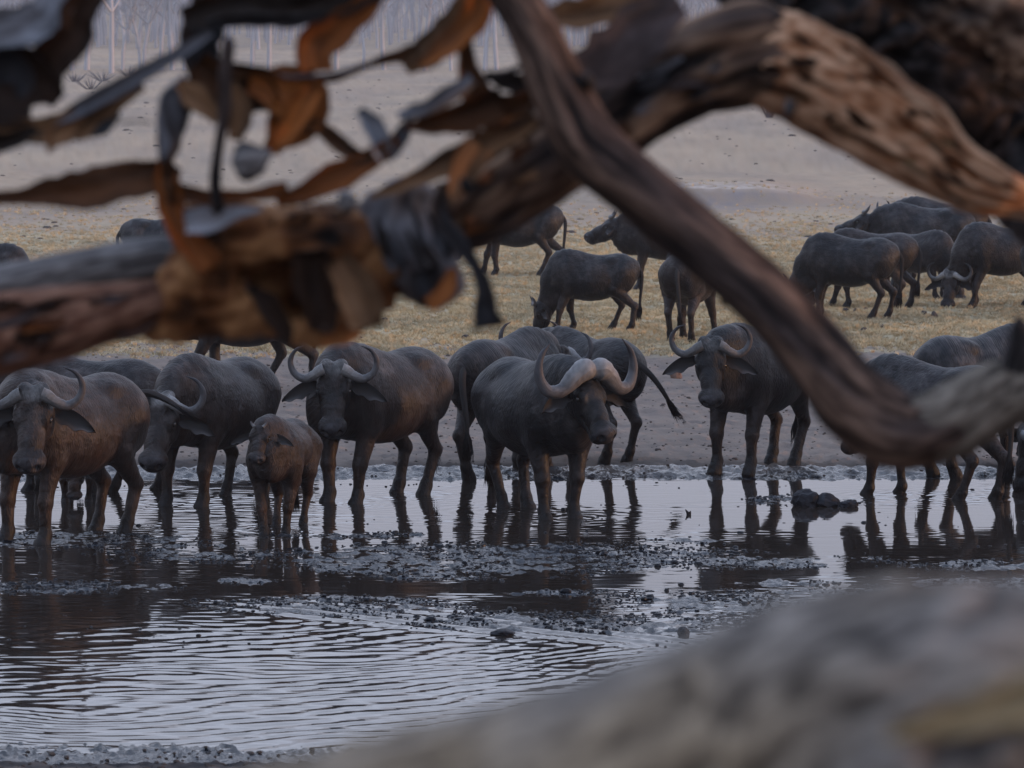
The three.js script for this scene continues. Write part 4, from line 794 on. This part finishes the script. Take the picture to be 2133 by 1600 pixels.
const dungSpots = [[1762, 650, 'left one of two dung pats side by side under the dark grazing buffalo'], [1782, 651, 'right one of two dung pats side by side under the dark grazing buffalo'], [1803, 648, 'dung pat on the grass by the hind legs of the dark grazing buffalo'], [1925, 655, 'thin dung pat just left of the dark dung lump on the grass'], [1800, 690, 'dung pat on the yellow grass in front of the right hand group'], [1838, 683, 'dung pat right of another on the grass before the right hand group'], [970, 705, 'dung pat on the grass above the back of the buffalo behind the bull'], [800, 668, 'dung pat on the grass below the burl of the dead tree'], [752, 708, 'dung pat on the grass above the staring cow'], [640, 690, 'dung pat at the grass edge under the hollow burl'], [915, 935, 'dark clod of dung on the shore right of the staring cow'], [1340, 975, 'dung pat on the mud by the hind feet of the buffalo turned away'], [1020, 500, 'dung pat on the far grass under the peeling limb']];
dungSpots.forEach(([x, y, label]) => lump('dung', x, y, rr(10, 18), rr(6, 9), dungMat, label, 'dung'));
{ // the small snag
  const r = ray(1432, 1072), d = CAMY / (-r.y / -r.z), t = thing('snag', 'short forked twig sticking out of the water between the bull and the open mouthed cow', 'twig'); t.position.set(r.x * d / -r.z, -.05, -d);
  part('stem', sweep([[0, 0, 0], [.01, .05, 0], [-.02, .10, .01]], [[.025, .025], [.02, .02], [.006, .006]], [1, 0, .2], 8, 8, () => [.1, .1, .1]), clodMat, t);
  part('stem', sweep([[0, .03, 0], [.02, .06, 0], [.03, .085, .01]], [[.022, .022], [.018, .018], [.005, .005]], [1, 0, .2], 8, 8, () => [.1, .1, .1]), clodMat, t);
}
// ------------------------------------------------------------ loose stuff: mud crumbs, soil crumbs, dry grass
{
  const M = new THREE.Matrix4(), Q = new THREE.Quaternion(), small = clodGeometry(3.3, 1);
  seed = 99;
  const list = [];
  for (let i = 0; i < 260000 && list.length < 7000; i++) {
    const py = 1004 + Math.pow(rnd(), .8) * 345, px = rr(-80, 2213), r = ray(px, py), d = CAMY / (-r.y / -r.z), x = r.x * d / -r.z;
    const m = islandAt(x, d), pr = m > .05 ? .6 : m > -.35 ? .3 : .012; if (rnd() > pr + .15 * sstep(42, 43.4, d)) continue;
    if (fbm(x * 1.6, d * 1.1, 17, 3) < -.05) continue;
    const s = rr(.004, .010) * (rnd() < .08 ? 2.2 : 1), h = Math.max(0, terrainH(x, d));
    list.push([x, h, -d, s * rr(1, 2.6), s * rr(.5, 1.4), s * rr(1, 2)]);
  }
  const im = new THREE.InstancedMesh(small, crumbMat, list.length); im.name = numbered('mud_crumbs');
  list.forEach(([x, y, z, a, b, c], i) => { M.compose(new THREE.Vector3(x, y, z), Q.setFromAxisAngle(new THREE.Vector3(0, 1, 0), rnd() * 6.28), new THREE.Vector3(a, b, c)); im.setMatrixAt(i, M); });
  scene.add(im); tag(im, 'wet mud crumbs floating and lying along the mud bars', 'mud', null, 'stuff');
  const l2 = [];
  for (let i = 0; i < 5000; i++) { const d = rnd() < .1 ? rr(24.6, 25.8) : rr(43.5, 64), x = rr(-.14, .14) * d, s = rr(.006, .02) * (rnd() < .05 ? 2 : 1); l2.push([x, terrainH(x, d), -d, s, s * .6, s]); }
  for (let i = 0; i < 700; i++) { const d = rr(100, 300), x = rr(-.14, .14) * d, s = rr(.03, .07) * (rnd() < .1 ? 2.2 : 1); l2.push([x, terrainH(x, d), -d, s * 1.4, s * .6, s]); }
  const im2 = new THREE.InstancedMesh(small, dungMat, l2.length); im2.name = numbered('soil_crumbs');
  l2.forEach(([x, y, z, a, b, c], i) => { M.compose(new THREE.Vector3(x, y, z), Q.setFromAxisAngle(new THREE.Vector3(0, 1, 0), rnd() * 6.28), new THREE.Vector3(a, b, c)); im2.setMatrixAt(i, M); });
  scene.add(im2); tag(im2, 'dry soil crumbs and droppings strewn over shore and plain', 'soil', null, 'stuff');
  // grass tufts
  const P = [], I = [];
  for (let k = 0; k < 9; k++) { const a = rnd() * 6.28, r = rr(0, .05), x = Math.cos(a) * r, z = Math.sin(a) * r, h = rr(.5, 1), lx = rr(-.06, .06), lz = rr(-.06, .06), w = .006, o = P.length / 3; P.push(x - w, -.02, z, x + w, -.02, z, x + lx * .4 + w * .7, h * .55, z + lz * .4, x + lx * .4 - w * .7, h * .55, z + lz * .4, x + lx, h, z + lz); I.push(o, o + 1, o + 2, o, o + 2, o + 3, o + 3, o + 2, o + 4); }
  const tuft = toGeometry(P, P.slice(), I); tuft.computeVertexNormals();
  const gl = [];
  for (let i = 0; i < 300000 && gl.length < 80000; i++) {
    const d = 59 + 75 * Math.pow(rnd(), 1.25), x = rr(-.15, .15) * d, n = fbm(x * .5, d * .35, 11, 3), n2 = fbm(x * 2, d * 1.2, 40, 2);
    const keep = sstep(60, 64, d + n * 4) * (1 - .93 * sstep(85, 125, d + n * 18)) * sstep(-.35, .25, n2 + .25);
    if (rnd() > keep) continue;
    gl.push([x, terrainH(x, d) - .005, -d, n, rr(.035, .085) * (1 + .8 * Math.max(0, n2))]);
  }
  const gm = new THREE.MeshPhysicalMaterial({ specularIntensity: .1, color: 0xffffff, roughness: .9 });
  const gi = new THREE.InstancedMesh(tuft, gm, gl.length); gi.name = numbered('dry_grass');
  const cA = [.47, .36, .21], cB = [.33, .27, .17], cc = new THREE.Color();
  gl.forEach(([x, y, z, n, h], i) => { M.compose(new THREE.Vector3(x, y, z), Q.setFromAxisAngle(new THREE.Vector3(0, 1, 0), rnd() * 6.28), new THREE.Vector3(1.2, h, 1.2)); gi.setMatrixAt(i, M); const c = mix3(cA, cB, clamp(.35 + n * 1.8 + rr(-.12, .12))); gi.setColorAt(i, cc.setRGB(...c)); });
  scene.add(gi); tag(gi, 'short dry yellow grass where the herd grazes', 'grass', null, 'stuff');
}
renderer.render(scene, camera);
